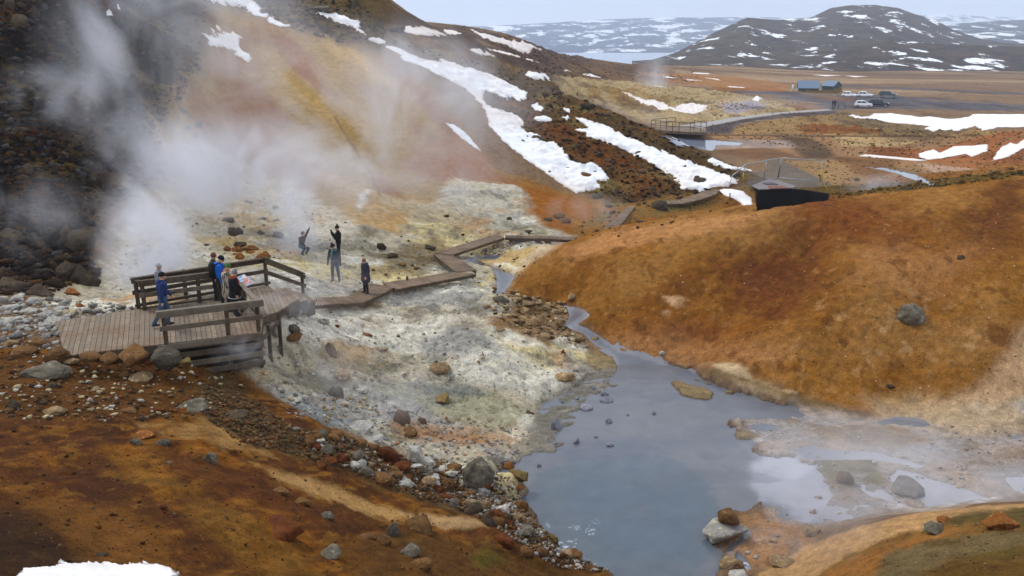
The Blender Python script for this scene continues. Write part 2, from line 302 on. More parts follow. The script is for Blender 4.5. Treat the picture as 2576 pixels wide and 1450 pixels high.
# valley floor crust
floor = M([(230,700),(330,600),(390,470),(420,400),(560,400),(720,470),(880,560),(1000,590),(1080,520),(1140,455),(1300,470),(1330,540),(1420,590),(1500,600),(1350,640),(1260,740),(1400,800),(1500,900),(1560,1000),(1420,1100),(1330,1200),(1330,1260),(1180,1230),(1050,1150),(880,1090),(720,1010),(600,930),(660,880),(640,800),(330,790),(150,800),(90,740)], .012, .014)
paint(floor, A(194, 180, 158)); amp(floor, .15); peb(floor, .7)
fa = fbm(GX * .22, GY * .22, 5, 101, .6); fb = fbm(GX * .35, GY * .35, 5, 102, .6); fc = fbm(GX * .28, GY * .28, 5, 103, .6); fd = fbm(GX * .5, GY * .5, 5, 104, .65)
paint(floor * st(fa, .05, .3), A(222, 198, 146), .85); paint(floor * st(fb, .12, .35), A(196, 150, 104), .75); paint(floor * st(fc, .08, .3), A(150, 152, 154), .55); paint(floor * st(fd, .12, .4), A(232, 224, 206), .95); paint(floor * st(-fd, .22, .45), A(124, 118, 106), .7)
paint(floor * st(-fa, .25, .45), A(110, 100, 78), .7)
crv = np.abs(fbm(GX * .75, GY * .75, 5, 331, .6)); paint(floor * st(.05 - crv, 0, .04), A(146, 134, 116), .5); crv2 = np.abs(fbm(GX * 1.7, GY * 2.2, 4, 332, .6)); paint(floor * st(.04 - crv2, 0, .04), A(140, 128, 108), .4)
m = M([(330,560),(430,430),(540,400),(700,440),(860,540),(900,580),(880,620),(760,600),(640,560),(560,600),(480,660),(330,740),(260,720)], .02, .02); paint(m, A(216, 204, 186), .8)
m = M([(560,500),(700,490),(800,540),(760,600),(640,610),(560,640),(440,620)], .015, .015); paint(m * st(fb, -.1, .3), A(202, 168, 110), .8); amp(m, .25)
m = M([(1140,455),(1210,480),(1300,470),(1310,520),(1250,560),(1090,540)], .008, .03); paint(m * st(fd, -.35, .05), A(196, 186, 168), .8)
m = M([(980,500),(1130,520),(1200,560),(1100,570),(1000,545)], .008, .03); paint(m, A(200, 180, 148), .75)
m = M([(900,530),(940,480),(920,475),(900,490)], .004, .006); paint(m, A(220, 214, 206), .9)
m = M([(950,640),(1100,600),(1150,640),(1050,690),(900,700),(960,665)], .012, .015); paint(m, A(124, 102, 72), .75)
m = M([(660,790),(900,780),(1150,770),(1300,830),(1480,920),(1420,990),(1200,960),(1100,900),(900,860),(680,860)], .012, .02); paint(m * st(fd, -.3, .2), A(226, 216, 200), .8)
m = M([(1050,870),(1130,830),(1200,850),(1260,900),(1330,960),(1200,920),(1080,900)], .008, .012); paint(m, A(128, 130, 132), .6)
m = M([(1100,930),(1250,890),(1470,950),(1400,1000),(1180,970)], .01, .014); paint(m, A(228, 222, 208), .65)
m = M([(950,980),(1100,960),(1260,980),(1340,1040),(1250,1090),(1100,1040)], .01, .012); paint(m, A(158, 152, 118), .6); amp(m, .03)
m = M([(1040,970),(1180,960),(1230,990),(1100,1010)], .008, .012); paint(m, A(116, 122, 118), .7)
m = M([(660,860),(850,870),(1000,950),(900,1060),(760,1010),(620,930)], .012, .02); paint(m * st(fb, -.25, .25), A(186, 152, 104), .75)
m = M([(620,1010),(760,1020),(900,1060),(840,1085),(700,1050)], .008, .012); paint(m, A(134, 142, 146), .6)
m = M([(950,1060),(1350,1060),(1330,1110),(1180,1130),(1000,1110)], .012, .02); paint(m * st(fb, -.2, .3), A(188, 132, 84), .7)
m = M([(1230,830),(1290,760),(1360,770),(1440,830),(1380,880),(1300,850)], .008, .012); paint(m, A(138, 98, 56), .85)
m = M([(1290,690),(1330,640),(1420,610),(1480,600),(1420,650),(1340,700)], .005, .008); paint(m, A(214, 184, 150), .8)
m = M([(1195,650),(1280,635),(1360,630),(1300,668),(1220,672)], .004, .005); paint(m, A(206, 166, 104), .8)
# foreground slope
fg = M([(-600,880),(60,840),(180,890),(420,900),(560,905),(620,960),(760,1040),(900,1110),(1060,1180),(1180,1260),(1280,1330),(1420,1390),(1560,1450),(1560,1800),(-900,1800)], .014, .016)
paint(fg, A(102, 60, 22)); amp(fg, .12); peb(fg, .45)
dg = fbm((GX + GY * .9) * .9, (GY - GX * .8) * .12, 5, 61, .6)
paint(fg * st(dg, .0, .4), A(140, 84, 22)); paint(fg * st(-dg, .05, .4), A(96, 58, 22)); paint(fg * st(NX, .1, .4), A(72, 42, 16), .8); fgx = fbm(GX * 3.1, GY * 3.1, 4, 341, .65); paint(fg * st(fgx, .08, .3), A(84, 50, 18), .7); paint(fg * st(-fgx, .1, .35), A(158, 108, 48), .5)
m = M([(-200,880),(560,905),(640,980),(540,1060),(300,1050),(-200,1060)], .02, .015); paint(m, A(98, 62, 30), .8); peb(m, .8)
m = M([(330,1060),(520,1060),(700,1130),(720,1140),(560,1130),(420,1100)], .014, .02); paint(m * st(NX, -.6, .1), A(172, 130, 80), .8)
m = M([(250,1130),(350,1160),(480,1230),(620,1300),(760,1380),(820,1450),(640,1450),(560,1360),(420,1260),(300,1190)], .025, .03); paint(m * st(NX, -.5, .3), A(144, 100, 46), .6)
m = M([(650,1170),(800,1210),(950,1270),(1030,1300),(980,1310),(850,1270),(700,1210)], .010, .014); paint(m, A(196, 150, 96), .85); amp(m, .02)
m = M([(1000,1290),(1180,1300),(1230,1330),(1120,1330)], .006, .006); paint(m, A(200, 160, 116), .8)
m = M([(350,1110),(620,1180),(820,1270),(900,1330),(700,1290),(480,1210)], .02, .01); paint(m, A(92, 52, 20), .75)
m = M([(-300,1290),(120,1280),(300,1340),(260,1450),(200,1800),(-600,1800)], .05, .03); paint(m, A(56, 38, 16), .85)
m = M([(60,1240),(330,1290),(420,1340),(420,1450),(260,1420),(120,1330)], .03, .02); paint(m, A(134, 86, 46), .7)
m = M([(560,930),(640,1010),(720,1075),(900,1110),(1050,1170),(1180,1240),(1200,1300),(1060,1260),(900,1200),(760,1150),(640,1120),(520,1050),(500,970)], .012, .014); paint(m, A(96, 74, 54), .85); peb(m, 1.0); amp(m, .16)
m = M([(860,1360),(1050,1330),(1300,1400),(1560,1450),(1560,1560),(900,1560)], .02, .02); paint(m, A(96, 66, 40), .7)
m = M([(1190,1400),(1280,1385),(1410,1390),(1400,1410),(1300,1430),(1210,1425)], .02, .03); paint(m * st(NX, -.3, .3), A(92, 96, 34), .55)
# orange hill at right
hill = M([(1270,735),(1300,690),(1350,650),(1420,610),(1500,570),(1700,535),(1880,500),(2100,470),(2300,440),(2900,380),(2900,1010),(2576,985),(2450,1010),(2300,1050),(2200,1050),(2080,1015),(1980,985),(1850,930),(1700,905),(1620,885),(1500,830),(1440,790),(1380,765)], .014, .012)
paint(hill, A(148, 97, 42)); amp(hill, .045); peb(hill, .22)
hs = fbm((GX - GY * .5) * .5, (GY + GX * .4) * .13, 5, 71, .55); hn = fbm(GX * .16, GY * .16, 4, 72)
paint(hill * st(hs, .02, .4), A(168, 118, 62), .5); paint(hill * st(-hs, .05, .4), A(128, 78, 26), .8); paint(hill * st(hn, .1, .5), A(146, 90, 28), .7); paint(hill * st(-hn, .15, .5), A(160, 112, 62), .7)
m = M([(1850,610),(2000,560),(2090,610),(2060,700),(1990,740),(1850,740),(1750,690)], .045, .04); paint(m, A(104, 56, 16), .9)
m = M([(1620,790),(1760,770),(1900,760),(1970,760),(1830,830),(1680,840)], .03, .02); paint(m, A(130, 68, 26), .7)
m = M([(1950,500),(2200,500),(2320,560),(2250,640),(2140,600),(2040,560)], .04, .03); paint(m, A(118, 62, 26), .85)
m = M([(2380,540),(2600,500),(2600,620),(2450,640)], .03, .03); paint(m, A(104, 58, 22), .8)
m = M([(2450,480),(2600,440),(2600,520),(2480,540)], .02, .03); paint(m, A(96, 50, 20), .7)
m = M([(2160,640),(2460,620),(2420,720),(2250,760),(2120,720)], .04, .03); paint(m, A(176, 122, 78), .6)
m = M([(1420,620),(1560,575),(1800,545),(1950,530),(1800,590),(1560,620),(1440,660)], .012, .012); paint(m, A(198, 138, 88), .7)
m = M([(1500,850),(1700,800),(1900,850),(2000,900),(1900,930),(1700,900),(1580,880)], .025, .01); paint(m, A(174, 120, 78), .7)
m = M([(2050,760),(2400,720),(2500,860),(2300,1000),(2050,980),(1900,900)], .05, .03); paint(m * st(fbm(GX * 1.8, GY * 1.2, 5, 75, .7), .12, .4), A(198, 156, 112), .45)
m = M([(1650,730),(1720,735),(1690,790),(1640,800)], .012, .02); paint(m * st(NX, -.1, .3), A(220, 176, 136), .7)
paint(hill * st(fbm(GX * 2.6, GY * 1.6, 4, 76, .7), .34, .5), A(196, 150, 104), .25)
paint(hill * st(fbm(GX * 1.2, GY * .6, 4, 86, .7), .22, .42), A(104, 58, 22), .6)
m = M([(2576,820),(2700,800),(2700,1020),(2300,1040),(2430,990),(2500,930)], .015, .008); paint(m, A(206, 164, 128), .85)
m = M([(1940,478),(2300,455),(2620,425),(2620,436),(2300,478),(2100,492)], .003, .006); paint(m, A(98, 76, 40), .9); amp(m, .14)
m = M([(1770,905),(1860,915),(1900,960),(2000,990),(1960,1000),(1850,960)], .004, .006); paint(m, A(214, 184, 148), .9)
m = M([(1620,885),(1700,905),(1850,940),(1990,990),(2200,1050),(2290,1060),(2290,1072),(2150,1055),(1980,1005),(1840,955),(1690,918),(1610,895)], .003, .004); paint(m, A(118, 92, 62), .8)
# right flats
rf = M([(1830,1040),(1990,1010),(2200,1055),(2330,1050),(2576,1010),(2900,1010),(2900,1270),(2576,1245),(2400,1280),(2250,1290),(2050,1330),(2000,1340),(2020,1400),(1850,1440),(1830,1400),(1900,1330),(1940,1230),(1900,1120),(1850,1080)], .01, .01)
paint(rf, A(172, 152, 138)); amp(rf, .10); peb(rf, .4)
paint(rf * st(fa, .0, .3), A(146, 116, 88), .85); paint(rf * st(fb, .1, .35), A(196, 156, 110), .7); paint(rf * st(fd, .1, .4), A(220, 214, 214), .8); paint(rf * st(-fd, .2, .4), A(128, 112, 88), .7)
m = M([(1990,1060),(2250,1080),(2330,1110),(2260,1130),(2100,1110)], .012, .015); paint(m, A(140, 112, 82), .8)
m = M([(2180,1000),(2576,1000),(2576,1080),(2350,1100),(2200,1060)], .02, .012); paint(m, A(202, 170, 136), .75)
m = M([(2050,1160),(2200,1150),(2230,1200),(2200,1230),(2080,1220)], .008, .012); paint(m, A(116, 104, 68), .8); amp(m, .15)
m = M([(1840,1280),(2030,1280),(2040,1350),(2000,1410),(1870,1440),(1850,1370)], .01, .014); paint(m, A(176, 126, 82), .85)
# near mound, lower right
nm = M([(1850,1480),(2020,1380),(2150,1330),(2300,1290),(2450,1275),(2700,1262),(3000,1240),(3000,1900),(1700,1900)], .006, .004)
paint(nm, A(196, 150, 104)); amp(nm, .05); peb(nm, .3)
m = M([(2000,1500),(2120,1400),(2250,1350),(2380,1310),(2640,1270),(3000,1250),(3000,1900),(1900,1900)], .010, .018); paint(m, A(138, 98, 54))
m = M([(2030,1470),(2200,1380),(2300,1350),(2400,1330),(2330,1390),(2200,1450),(2150,1480)], .012, .02); paint(m, A(164, 106, 54), .75)
m = M([(2180,1480),(2230,1390),(2330,1360),(2500,1340),(3000,1310),(3000,1900),(2100,1900)], .008, .014); paint(m, A(122, 101, 72)); paint(m * st(NX, -.1, .3), A(92, 70, 42), .8); amp(m, .09)
m = M([(2300,1450),(2400,1400),(2650,1360),(3000,1360),(3000,1900),(2200,1900)], .015, .012); paint(m, A(104, 72, 26), .75); paint(m * st(-NX, .1, .4), A(118, 98, 46), .5)
m = M([(2420,1290),(2600,1275),(2600,1330),(2360,1320)], .008, .01); paint(m, A(92, 82, 52), .7)
# overall mottling so no area is flat
g_ = 1 + .14 * NW + .12 * NX + .55 * NF + .25 * NF2 + .10 * fbm(GX * 4.1, GY * 4.1, 3, 99) * np.clip((60 - GD) / 30, 0, 1)
paint(st(NF, .12, .4) * (GD > 70), A(120, 92, 66), .55); paint(st(-NF, .15, .45) * (GD > 70), A(96, 74, 58), .4); COL *= g_[..., None]; np.clip(COL, .01, .88, out=COL)
# ------------------------------------------------------------------ relief
d1 = fbm(GX * .8, GY * .8, 5, 11, .58); d2 = np.abs(fbm(GX * .55, GY * .55, 4, 12, .6))
Z = Z + RUF * (d1 * 1.6 + (.25 - d2) * 1.3) * np.clip(GD / 20, .3, 1) * np.where(GD > 110, np.clip(GD / 110, 1, 5), 1)
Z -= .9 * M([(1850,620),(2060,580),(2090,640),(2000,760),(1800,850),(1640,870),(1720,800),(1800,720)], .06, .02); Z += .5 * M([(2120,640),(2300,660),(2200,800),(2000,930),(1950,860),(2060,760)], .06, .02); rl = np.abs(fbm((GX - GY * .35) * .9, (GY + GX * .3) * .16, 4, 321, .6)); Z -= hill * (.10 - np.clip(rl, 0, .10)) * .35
Z -= floor * st(.05 - crv, 0, .05) * .09 + floor * st(.04 - crv2, 0, .04) * .04
# mounds of crust on the floor
Z += floor * st(fbm(GX * .16, GY * .16, 4, 131), .1, .5) * .35
puds = [K9([(960,575),(1090,548),(1300,580),(1500,600),(1900,660),(1840,690),(1600,650),(1500,650),(1150,650),(990,640)]), K9([(1370,735),(1480,740),(1500,800),(1700,920),(1560,890),(1380,830)]),
    K9([(1600,760),(1700,700),(1900,740),(2250,840),(2480,880),(2480,910),(2180,955),(1880,930),(1800,850),(1640,790)]), K9([(2440,730),(2560,740),(2560,830),(2500,810)]), K9([(600,1290),(700,1390),(660,1400),(590,1330)])]
FZP = [(1850,1040),(1990,1012),(2200,1062),(2330,1075),(2576,1090),(2900,1100),(2900,1262),(2576,1236),(2400,1262),(2250,1275),(2060,1318),(2000,1330),(1990,1400),(1840,1445),(1820,1400),(1900,1330),(1940,1230),(1900,1120)]
pool_px = K8([(2250,-60),(2170,0),(2060,80),(1900,140),(1690,250),(1660,360),(1620,480),(1640,600),(1500,640),(1400,650),(1330,690),(1330,760),(1440,790),(1540,830),(1440,890),(1480,930),(1590,950),(1640,1060),(1740,1150),(1760,1230),(1880,1290),(2000,1360),(2150,1450),(2200,1560)]) + \
    K9([(380,1560),(440,1450),(500,1340),(440,1230),(400,1160),(440,1060),(640,1000),(800,940),(940,960),(1050,1040),(1190,1010),(1230,880),(1190,780),(1120,690),(980,650),(760,625),(690,560),(640,480),(560,400),(700,370),(900,355),(1050,345),(1010,290),(880,240),(600,160),(420,90),(300,30),(120,-70)])
streamA = K5([(1895,940),(1960,1010),(1915,1085),(2060,1150),(2150,1230),(2240,1270),(2290,1340),(2320,1460),(2700,1460),(2600,1340),(2320,1265),(2190,1180),(2080,1105),(2010,1078),(2100,1010),(2020,958)])
streamB = K5([(1400,866),(1425,800),(1420,750),(1390,690),(1300,668),(1195,635),(1200,600),(1400,578),(1520,566),(1430,600),(1280,618),(1330,650),(1460,680),(1570,725),(1505,800),(1485,850)])
farpool = KE([(480,425),(700,440),(1000,455),(1350,488),(1300,515),(1040,512),(1000,575),(840,560),(640,510)])
farstream = K3([(1470,1138),(1600,1142),(1800,1185),(1950,1252),(1900,1262),(1780,1215),(1650,1170)])
mp_ = M(pool_px, .012); Z = Z * (1 - mp_) + mp_ * .0
fz = M(FZP, .012, .01); wet = fbm(GX * .22 + 3, GY * .75, 5, 311, .55); wd = (.022 - .10 * wet + .03 * fbm(GX * 2.2, GY * 3.0, 4, 312, .6)); dip = np.zeros_like(Z)
for pl in puds[:4]: dip += M(pl, .006, .006)
Z = Z * (1 - fz) + fz * (wd - .09 * np.clip(dip, 0, 1) + .05 * M([(2050,1160),(2200,1150),(2230,1200),(2200,1230),(2080,1220)], .008, .01) + .06 * M([(1990,1060),(2250,1080),(2330,1110),(2260,1130),(2100,1110)], .012, .01))
near = M(pool_px, .05); Z = np.where((near > .02) & (fz < .3), np.maximum(Z, .015 + .05 * st(NX, .0, .5)), Z)
pm = M(pool_px, .004, .016); Z -= pm * .22; paint(M(pool_px, .02, .02), A(120, 114, 112), .55)
fzp = M(FZP, .03, .02); paint(fzp * st(.03 - Z, -.02, .04), A(158, 152, 152), .6)
lz = M([(1310,1130),(1370,1010),(1450,950),(1550,880),(1600,910),(1520,1000),(1440,1080),(1390,1150)], .014, .02); w2 = fbm(GX * .9, GY * 1.8, 5, 351, .6); paint(lz, A(150, 142, 130), .9); Z = np.where(lz > .02, Z * (1 - lz) + lz * (.01 + .10 * w2 + .12 * st(-fbm(GX*.2,GY*.2,2,352),-.3,.3)*0 + .10 * (Z > .1)), Z)
for ip in (K9([(140,150),(180,125),(260,145),(380,150),(450,180),(440,235),(380,250),(270,235),(200,215)]), K9([(500,145),(590,160),(560,190),(510,175)]), K9([(300,85),(420,105),(400,112),(310,95)]), K9([(570,470),(680,465),(740,500),(650,520),(590,510)]), K5([(2360,1310),(2450,1305),(2440,1330),(2370,1335)]), K5([(2060,1280),(2200,1250),(2320,1330),(2300,1400),(2150,1420),(2070,1360)])):
    mi_ = M(ip, .004, .006); Z = Z * (1 - mi_) + mi_ * (.05 + .05 * w2); paint(mi_, A(150, 126, 88), .8)
wetm = st(.07 - Z, .0, .06) * np.clip(near * 3 + fz, 0, 1) * (1 - st(fz, .5, 1)); COL *= (1 - .35 * wetm)[..., None]
WAT = []
for nm_, pl in (('streamA', streamA), ('streamB', streamB), ('pool', farpool), ('stream', farstream)) + tuple(('puddle', p) for p in puds[4:]):
    m = M(pl, .002, .0025); Zs = CAMZ + S0 * GD
    big = M(pl, .008); Z = Z * (1 - big) + Zs * big
    Z -= m * (.16 if nm_ != 'puddle' else .09); paint(m, A(110, 110, 118)); WAT.append((nm_, pl))
# the hollow under the boarded culvert and the flat ground under the platform
cul = M(KD([(1000,812),(1600,795),(2260,900),(2300,1000),(1000,1180),(960,1000)]), .002); Z -= cul * 2.4; paint(cul, A(22, 20, 20))  # wet mud in the hollow, coloured near-black for the opening's darkness
SG = (Z - CAMZ) / GD
ground = Sheet(gu, gv, SG.astype(np.float64))
def sampler(sh, S):
    def f(u, v):
        fi = np.clip((u - sh.u[0]) / (sh.u[1] - sh.u[0]), 0, len(sh.u) - 1.001); i = fi.astype(int); fi = fi - i
        j = np.clip(np.searchsorted(sh.v, v) - 1, 0, len(sh.v) - 2); fj = np.clip((v - sh.v[j]) / (sh.v[j + 1] - sh.v[j]), 0, 1)
        return (S[j, i] * (1 - fi) + S[j, i + 1] * fi) * (1 - fj) + (S[j + 1, i] * (1 - fi) + S[j + 1, i + 1] * fi) * fj
    return f
gsamp = sampler(ground, SG); bsamp = sampler(base, S0)
# ------------------------------------------------------------------ mesh helpers
def grid_mesh(name, X, Y, Zz, keep=None, col=None, peb_=None, smooth=True):
    r, c = X.shape; n = X.size
    co = np.stack([X.ravel(), Y.ravel(), Zz.ravel()], 1).astype(np.float32)
    i = (np.arange(r - 1)[:, None] * c + np.arange(c - 1)[None]).ravel(); q = np.stack([i, i + 1, i + c + 1, i + c], 1)
    if keep is not None:
        kk = keep.ravel(); q = q[kk[q].any(1)]
        used = np.zeros(n, bool); used[q.ravel()] = True; mp = np.cumsum(used) - 1; q = mp[q]; co = co[used]
        if col is not None: col = col.reshape(-1, 3)[used]
        if peb_ is not None: peb_ = peb_.ravel()[used]
    q = q.astype(np.int32); me = bpy.data.meshes.new(name)
    me.vertices.add(len(co)); me.vertices.foreach_set('co', co.ravel())
    me.loops.add(q.size); me.loops.foreach_set('vertex_index', q.ravel())
    me.polygons.add(len(q)); me.polygons.foreach_set('loop_start', np.arange(0, q.size, 4, dtype=np.int32)); me.polygons.foreach_set('loop_total', np.full(len(q), 4, np.int32))
    if smooth: me.polygons.foreach_set('use_smooth', np.ones(len(q), bool))
    if col is not None:
        at = me.color_attributes.new('Col', 'FLOAT_COLOR', 'POINT'); cc = np.ones((len(co), 4), np.float32); cc[:, :3] = col.reshape(-1, 3)
        if peb_ is not None: cc[:, 3] = peb_.ravel()
        at.data.foreach_set('color', cc.ravel())
    me.update()
    return me
def link(name, me, mat=None, parent=None, **kw):
    o = bpy.data.objects.new(name, me); C.objects.link(o)
    if mat: me.materials.append(mat)
    if parent: o.parent = parent
    for k, v in kw.items(): o[k] = v
    return o
def newmat(name, col=(.5, .5, .5), rough=.8, metal=0.0, spec=.3):
    m = bpy.data.materials.new(name); m.use_nodes = True; b = m.node_tree.nodes['Principled BSDF']
    b.inputs['Base Color'].default_value = (*col[:3], 1); b.inputs['Roughness'].default_value = rough; b.inputs['Metallic'].default_value = metal
    b.inputs['Specular IOR Level'].default_value = spec
    return m, m.node_tree, b
def N(nt, t, **kw):
    n = nt.nodes.new(t)
    for k, v in kw.items():
        if k.startswith('i_'): n.inputs[k[2:].replace('_', ' ')].default_value = v
        else: setattr(n, k, v)
    return n
def mathn(nt, op, a, b=None):
    n = nt.nodes.new('ShaderNodeMath'); n.operation = op
    for k, x in ((0, a), (1, b)):
        if x is None: continue
        if isinstance(x, (int, float)): n.inputs[k].default_value = x
        else: nt.links.new(x, n.inputs[k])
    return n.outputs[0]
def mixc(nt, f, a, b, mode='MIX'):
    n = nt.nodes.new('ShaderNodeMix'); n.data_type = 'RGBA'; n.blend_type = mode
    for k, x in ((0, f), (6, a), (7, b)):
        if isinstance(x, (int, float)): n.inputs[k].default_value = x
        elif isinstance(x, tuple): n.inputs[k].default_value = (*x[:3], 1)
        else: nt.links.new(x, n.inputs[k])
    return n.outputs[2]
def ramp(nt, fac, lo, hi, a=(0, 0, 0), b=(1, 1, 1)):
    n = nt.nodes.new('ShaderNodeValToRGB'); n.color_ramp.elements[0].position = lo; n.color_ramp.elements[1].position = hi
    n.color_ramp.elements[0].color = (*a, 1); n.color_ramp.elements[1].color = (*b, 1); nt.links.new(fac, n.inputs[0]); return n.outputs[0]
# soil / crust material: painted albedo broken up by pebbles, grit and cracks
gm, nt, bs = newmat('soil', rough=.95, spec=.06)
ca = N(nt, 'ShaderNodeVertexColor', layer_name='Col'); geo = N(nt, 'ShaderNodeNewGeometry')
n1 = N(nt, 'ShaderNodeTexNoise', i_Scale=2.6, i_Detail=7.0, i_Roughness=.68); n2 = N(nt, 'ShaderNodeTexNoise', i_Scale=15.0, i_Detail=6.0, i_Roughness=.8)
vo = N(nt, 'ShaderNodeTexVoronoi', i_Scale=5.5, i_Randomness=1.0); vo2 = N(nt, 'ShaderNodeTexVoronoi', i_Scale=14.0)
for n in (n1, n2, vo, vo2): nt.links.new(geo.outputs['Position'], n.inputs['Vector'])
c = ca.outputs['Color']; al = ca.outputs['Alpha']
f1 = ramp(nt, n1.outputs['Fac'], .3, .72, (.62, .62, .62), (1.38, 1.38, 1.38)); c = mixc(nt, 1.0, c, f1, 'MULTIPLY')
f2 = ramp(nt, n2.outputs['Fac'], .34, .66, (.66, .65, .64), (1.34, 1.34, 1.34)); c = mixc(nt, 1.0, c, f2, 'MULTIPLY')
sv = N(nt, 'ShaderNodeSeparateColor'); nt.links.new(vo.outputs['Color'], sv.inputs[0])
pk = mathn(nt, 'MULTIPLY', mathn(nt, 'LESS_THAN', vo.outputs['Distance'], .30), mathn(nt, 'GREATER_THAN', sv.outputs[0], .62)); pk = mathn(nt, 'MULTIPLY', pk, al)
dk = mixc(nt, sv.outputs[1], (.35, .32, .30), (1.5, 1.45, 1.4)); c = mixc(nt, mathn(nt, 'MULTIPLY', pk, .85), c, mixc(nt, 1.0, c, dk, 'MULTIPLY'))
sv2 = N(nt, 'ShaderNodeSeparateColor'); nt.links.new(vo2.outputs['Color'], sv2.inputs[0])
pk2 = mathn(nt, 'MULTIPLY', mathn(nt, 'LESS_THAN', vo2.outputs['Distance'], .3), mathn(nt, 'GREATER_THAN', sv2.outputs[0], .7)); pk2 = mathn(nt, 'MULTIPLY', pk2, mathn(nt, 'ADD', al, .15))
c = mixc(nt, mathn(nt, 'MULTIPLY', pk2, .6), c, mixc(nt, 1.0, c, (.4, .36, .34), 'MULTIPLY'))
hsv = N(nt, 'ShaderNodeHueSaturation', i_Saturation=1.0); nt.links.new(c, hsv.inputs['Color'])
nt.links.new(hsv.outputs[0], bs.inputs['Base Color'])
h = mathn(nt, 'ADD', mathn(nt, 'MULTIPLY', n1.outputs['Fac'], .55), mathn(nt, 'MULTIPLY', n2.outputs['Fac'], .22))
h = mathn(nt, 'ADD', h, mathn(nt, 'MULTIPLY', mathn(nt, 'MULTIPLY', pk, .12), 1.0))
bp = N(nt, 'ShaderNodeBump', i_Strength=.9, i_Distance=.35); nt.links.new(h, bp.inputs['Height']); nt.links.new(bp.outputs[0], bs.inputs['Normal'])
link('ground', grid_mesh('ground', GX, GD, Z, None, COL, PEB), gm, kind='structure')
# patches that follow the ground
def patch(name, px, mat, lift, soft=.004, rag=.003, step=.0011, samp=gsamp, sh=None, flat=None, colfn=None, pad=.012, edge=None, vstep=None, **kw):
    H = (sh or ground).poly(px); 
    u0, u1, v0, v1 = H[:, 0].min() - pad, H[:, 0].max() + pad, H[:, 1].min() - pad, H[:, 1].max() + pad
    nu = max(8, min(700, int((u1 - u0) / step))); nv = max(8, min(700, int((v1 - v0) / (vstep or step * 1.3))))
    U, V = np.meshgrid(np.linspace(u0, u1, nu), np.linspace(v0, v1, nv)); D = np.exp(V); X = U * D
    d = sdist(H, U, V) + rag * fbm(U * 110 + 5, V * 110, 5, 7, .72)
    Zp = CAMZ + samp(U, V) * D if flat is None else np.full(U.shape, flat)
    t = np.clip(d / (2 * soft), 0, 1); t = t * (2 - t)
    if edge is None: Zp = Zp + lift * t - (d < 0) * .12
    else: Zp = Zp + lift
    keep = d > (-.0004 if edge is None else -edge)
    col = colfn(U, V, X, D, d) if colfn else None
    me = grid_mesh(name, X, D, Zp, keep, col)
    return link(name, me, mat, **kw)
# ------------------------------------------------------------------ water
def watermat(name, col, rough=.12, bump=.02, sc=6.0, attr=False, bscale=1.0):
    m, nt, b = newmat(name, col, rough, spec=.35)
    g = N(nt, 'ShaderNodeNewGeometry'); n = N(nt, 'ShaderNodeTexNoise', i_Scale=sc, i_Detail=3.0); nt.links.new(g.outputs['Position'], n.inputs['Vector'])
    bp = N(nt, 'ShaderNodeBump', i_Strength=.35, i_Distance=bump); nt.links.new(n.outputs['Fac'], bp.inputs['Height']); nt.links.new(bp.outputs[0], b.inputs['Normal'])
    if attr:
        a = N(nt, 'ShaderNodeVertexColor', layer_name='Col'); n3 = N(nt, 'ShaderNodeTexNoise', i_Scale=1.3, i_Detail=6.0, i_Roughness=.65); nt.links.new(g.outputs['Position'], n3.inputs['Vector'])
        nt.links.new(mixc(nt, 1.0, a.outputs['Color'], ramp(nt, n3.outputs['Fac'], .3, .7, (.86, .86, .88), (1.12, 1.12, 1.1)), 'MULTIPLY'), b.inputs['Base Color'])
    return m
wm = watermat('milky_water', (.2, .22, .27), .22, attr=True); wm2 = watermat('shallow_water', (.17, .19, .24), .08); wm3 = watermat('white_water', (.42, .43, .47), .12)
def poolcol(U, V, X, D, d):
    c = np.empty(U.shape + (3,), np.float32); c[:] = A(98, 100, 105)
    def mk(px, s, r): 
        P_ = base.poly(px); dd = sdist(P_, U, V) + r * fbm(U * 30, V * 24, 5, 9, .6); t = np.clip(dd / (2 * s) + .5, 0, 1); return (t * t * (3 - 2 * t))[..., None]
    n = fbm(X * .35, D * .5, 5, 200, .6)
    for (px, s, r, col, op) in [
        (K8([(1620,760),(1900,640),(2300,620),(2700,700),(2900,1000),(2700,1450),(2100,1600),(1700,1300),(1620,1060),(1500,900)]), .006, .03, A(84, 92, 100), .95),
        (K8([(1900,700),(2300,660),(2650,760),(2800,1000),(2650,1300),(2200,1330),(1900,1150),(1800,900)]), .03, .03, A(78, 92, 104), .8),
        (K9([(620,540),(700,640),(690,800),(760,930),(1050,1040),(1250,900),(1120,660),(800,600)]), .008, .016, A(150, 150, 158), .85),
        (K9([(700,640),(960,640),(1080,720),(1000,800),(760,730)]), .01, .02, A(166, 166, 174), .7),
        (K8([(1700,640),(1900,560),(2400,560),(2559,620),(2300,650),(1850,700)]), .008, .02, A(76, 80, 96), .5),
        (K8([(2000,560),(2400,480),(2700,520),(2600,620),(2100,610)]), .012, .03, A(76, 84, 100), .4)]:
        m_ = mk(px, s, r); c = c * (1 - m_ * op) + col * m_ * op
    m_ = (st(n, .02, .2) * .5)[..., None]; c = c * (1 - m_) + A(90, 94, 104) * m_
    m_ = (st(fbm(X * .5, D * 1.1, 5, 201, .65), .08, .22) * .45)[..., None]; c = c * (1 - m_) + A(84, 88, 98) * m_
    fl = st(U, .36, .44)[..., None] * st(-D, -30, -27)[..., None]; c = c * (1 - fl * .85) + A(160, 156, 160) * fl * .85
    rim = (st(-d, -.006, .0) * .35)[..., None]; c = c * (1 - rim) + A(150, 144, 146) * rim
    scum = (st(.035 - np.abs(fbm(X * 1.3, D * 1.3, 5, 203, .65)), 0, .03) * st(fbm(X * .6, D * .6, 3, 204), .1, .3) * st(-D, -24.0, -21.5))[..., None]; c = c * (1 - scum) + A(220, 222, 230) * scum
    return c
